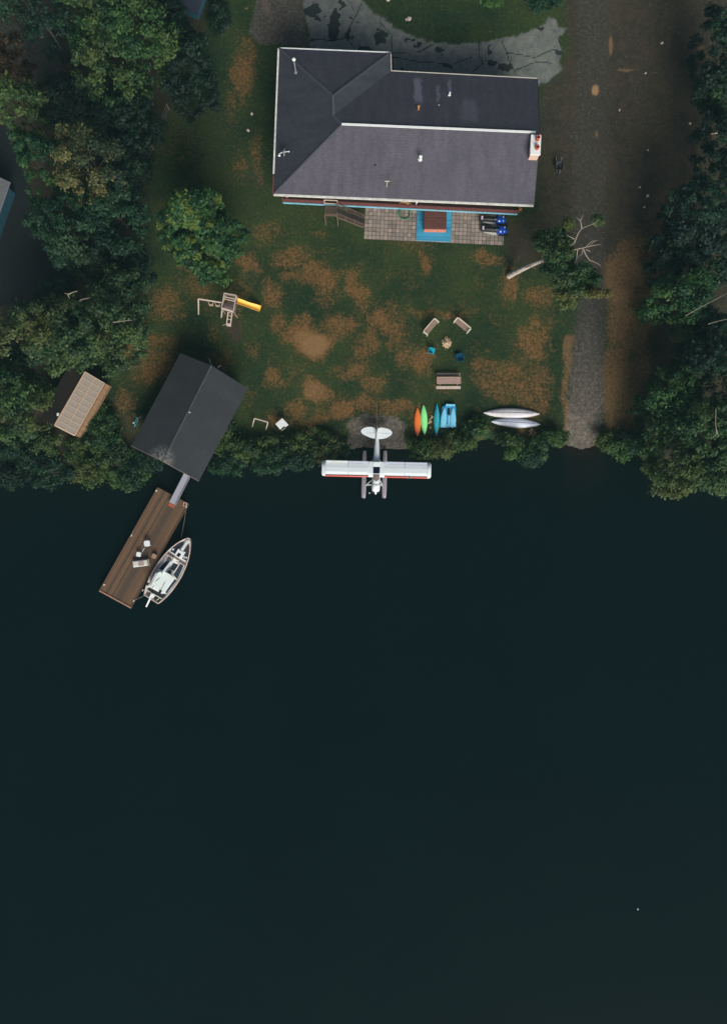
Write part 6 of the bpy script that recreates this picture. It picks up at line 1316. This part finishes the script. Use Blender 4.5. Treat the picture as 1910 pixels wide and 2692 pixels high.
# pale boards behind the boathouse
z9 = lambda a, b, z=GZ + .3: P(520 + a / 16.24, 930 + b / 16.24, z)
b = MB(); o0 = z9(515, 330, GZ); b.beam(z9(485, 240, GZ + 1.0) - o0, z9(560, 445, GZ + .3) - o0, .11, .04); o = obj('leaning_board', b, M['pale_wood']); o.location = o0; tag(o, 'narrow pale board leaning behind the boathouse ridge', 'board')
b = MB(); o0 = z9(900, 545, GZ); b.prism([(v.x, v.y) for v in [z9(a, c) - o0 for a, c in ((820, 590), (855, 515), (920, 490), (1000, 498), (950, 560), (890, 605))]], .25, .32); b.path([z9(990, 500) - o0, z9(1020, 480) - o0], .02, 5); o = obj('pale_paddle', b, M['pale_wood']); o.location = o0; tag(o, 'small pale leaf shaped paddle behind the boathouse', 'paddle')
# rocks
g = random.Random(4)
for i, (px, py, s_, lab) in enumerate([(1738, 114, .16, 'pale stone high on the dirt field'), (1695, 193, .12, 'small pale stone above the dirt field middle'), (1627, 290, .12, 'small pale stone close to the gravel track'), (1812, 325, .13, 'pale stone at the right of the dirt field'), (1700, 515, .16, 'pale stone low on the dirt field'),
        (1692, 545, .13, 'pale stone at the lower end of the dirt field'), (1680, 493, .12, 'pale stone just above the low ones'), (1701, 395, .1, 'tiny pale stone mid field'), (1870, 242, .18, 'tan rock at the edge of the leafy shrub tree'), (1075, 50, .22, 'tan rock on the drive island'), (1067, 52, .14, 'smaller tan rock on the drive island'),
        (1398, 22, .25, 'pale forked stump rock by the top edge shrub'), (662, 300, .14, 'pale stone on the shaded grass left of the house'), (652, 343, .16, 'reddish stone lying left of the house'), (1020, 0, .2, 'pale rock at the top edge of the drive')]):
    b = MB(); b.ball((0, 0, s_ * .3), (s_, s_ * g.uniform(.6, 1), s_ * .5), 8, 5, 0, .25); o = obj('rock', b, M['pale_wood']); o.location = P(px, py); o.rotation_euler = (0, 0, g.uniform(0, 3)); tag(o, lab, 'rock', 'loose stones')
b = MB(); b.ball((0, 0, .02), (.09, .09, .08), 10, 6); o = obj('float_marker', b, M['white']); o.location = P(1675, 2390, 0); tag(o, 'tiny white float alone on the open lake', 'float')
r_ = thing('dry_plant', 'dry pinkish tuft of dead stalks below the canoes', 'plant', P(1397, 1140)); b = MB()
for i in range(26): a = g.uniform(0, 6.28); L_ = g.uniform(.2, .5); b.path([(0, 0, 0), (L_ * math.cos(a) * .6, L_ * math.sin(a) * .6, .3), (L_ * math.cos(a), L_ * math.sin(a), .4 + g.uniform(0, .3))], .018, 4)
obj('stalks', b, mat('dry_pink', (206, 160, 130), .9, .3, 6), r_)

# ------------------------------------------------------------------ teal haze volume added only to lift the dark tones
b = MB(); b.box((0, 0, 41), (1860, 1860, 89)); hz = obj('black_lift_haze', b, []); hz['kind'] = 'stuff'
hm = bpy.data.materials.new('black_lift_volume'); hm.use_nodes = True; ht_ = hm.node_tree; ht_.nodes.remove(ht_.nodes['Principled BSDF'])
pv = ht_.nodes.new('ShaderNodeVolumePrincipled'); pv.inputs['Density'].default_value = .00022; pv.inputs['Color'].default_value = (.45, .92, 1, 1); pv.inputs['Anisotropy'].default_value = 0
ht_.links.new(pv.outputs[0], ht_.nodes['Material Output'].inputs['Volume']); hz.data.materials.append(hm)
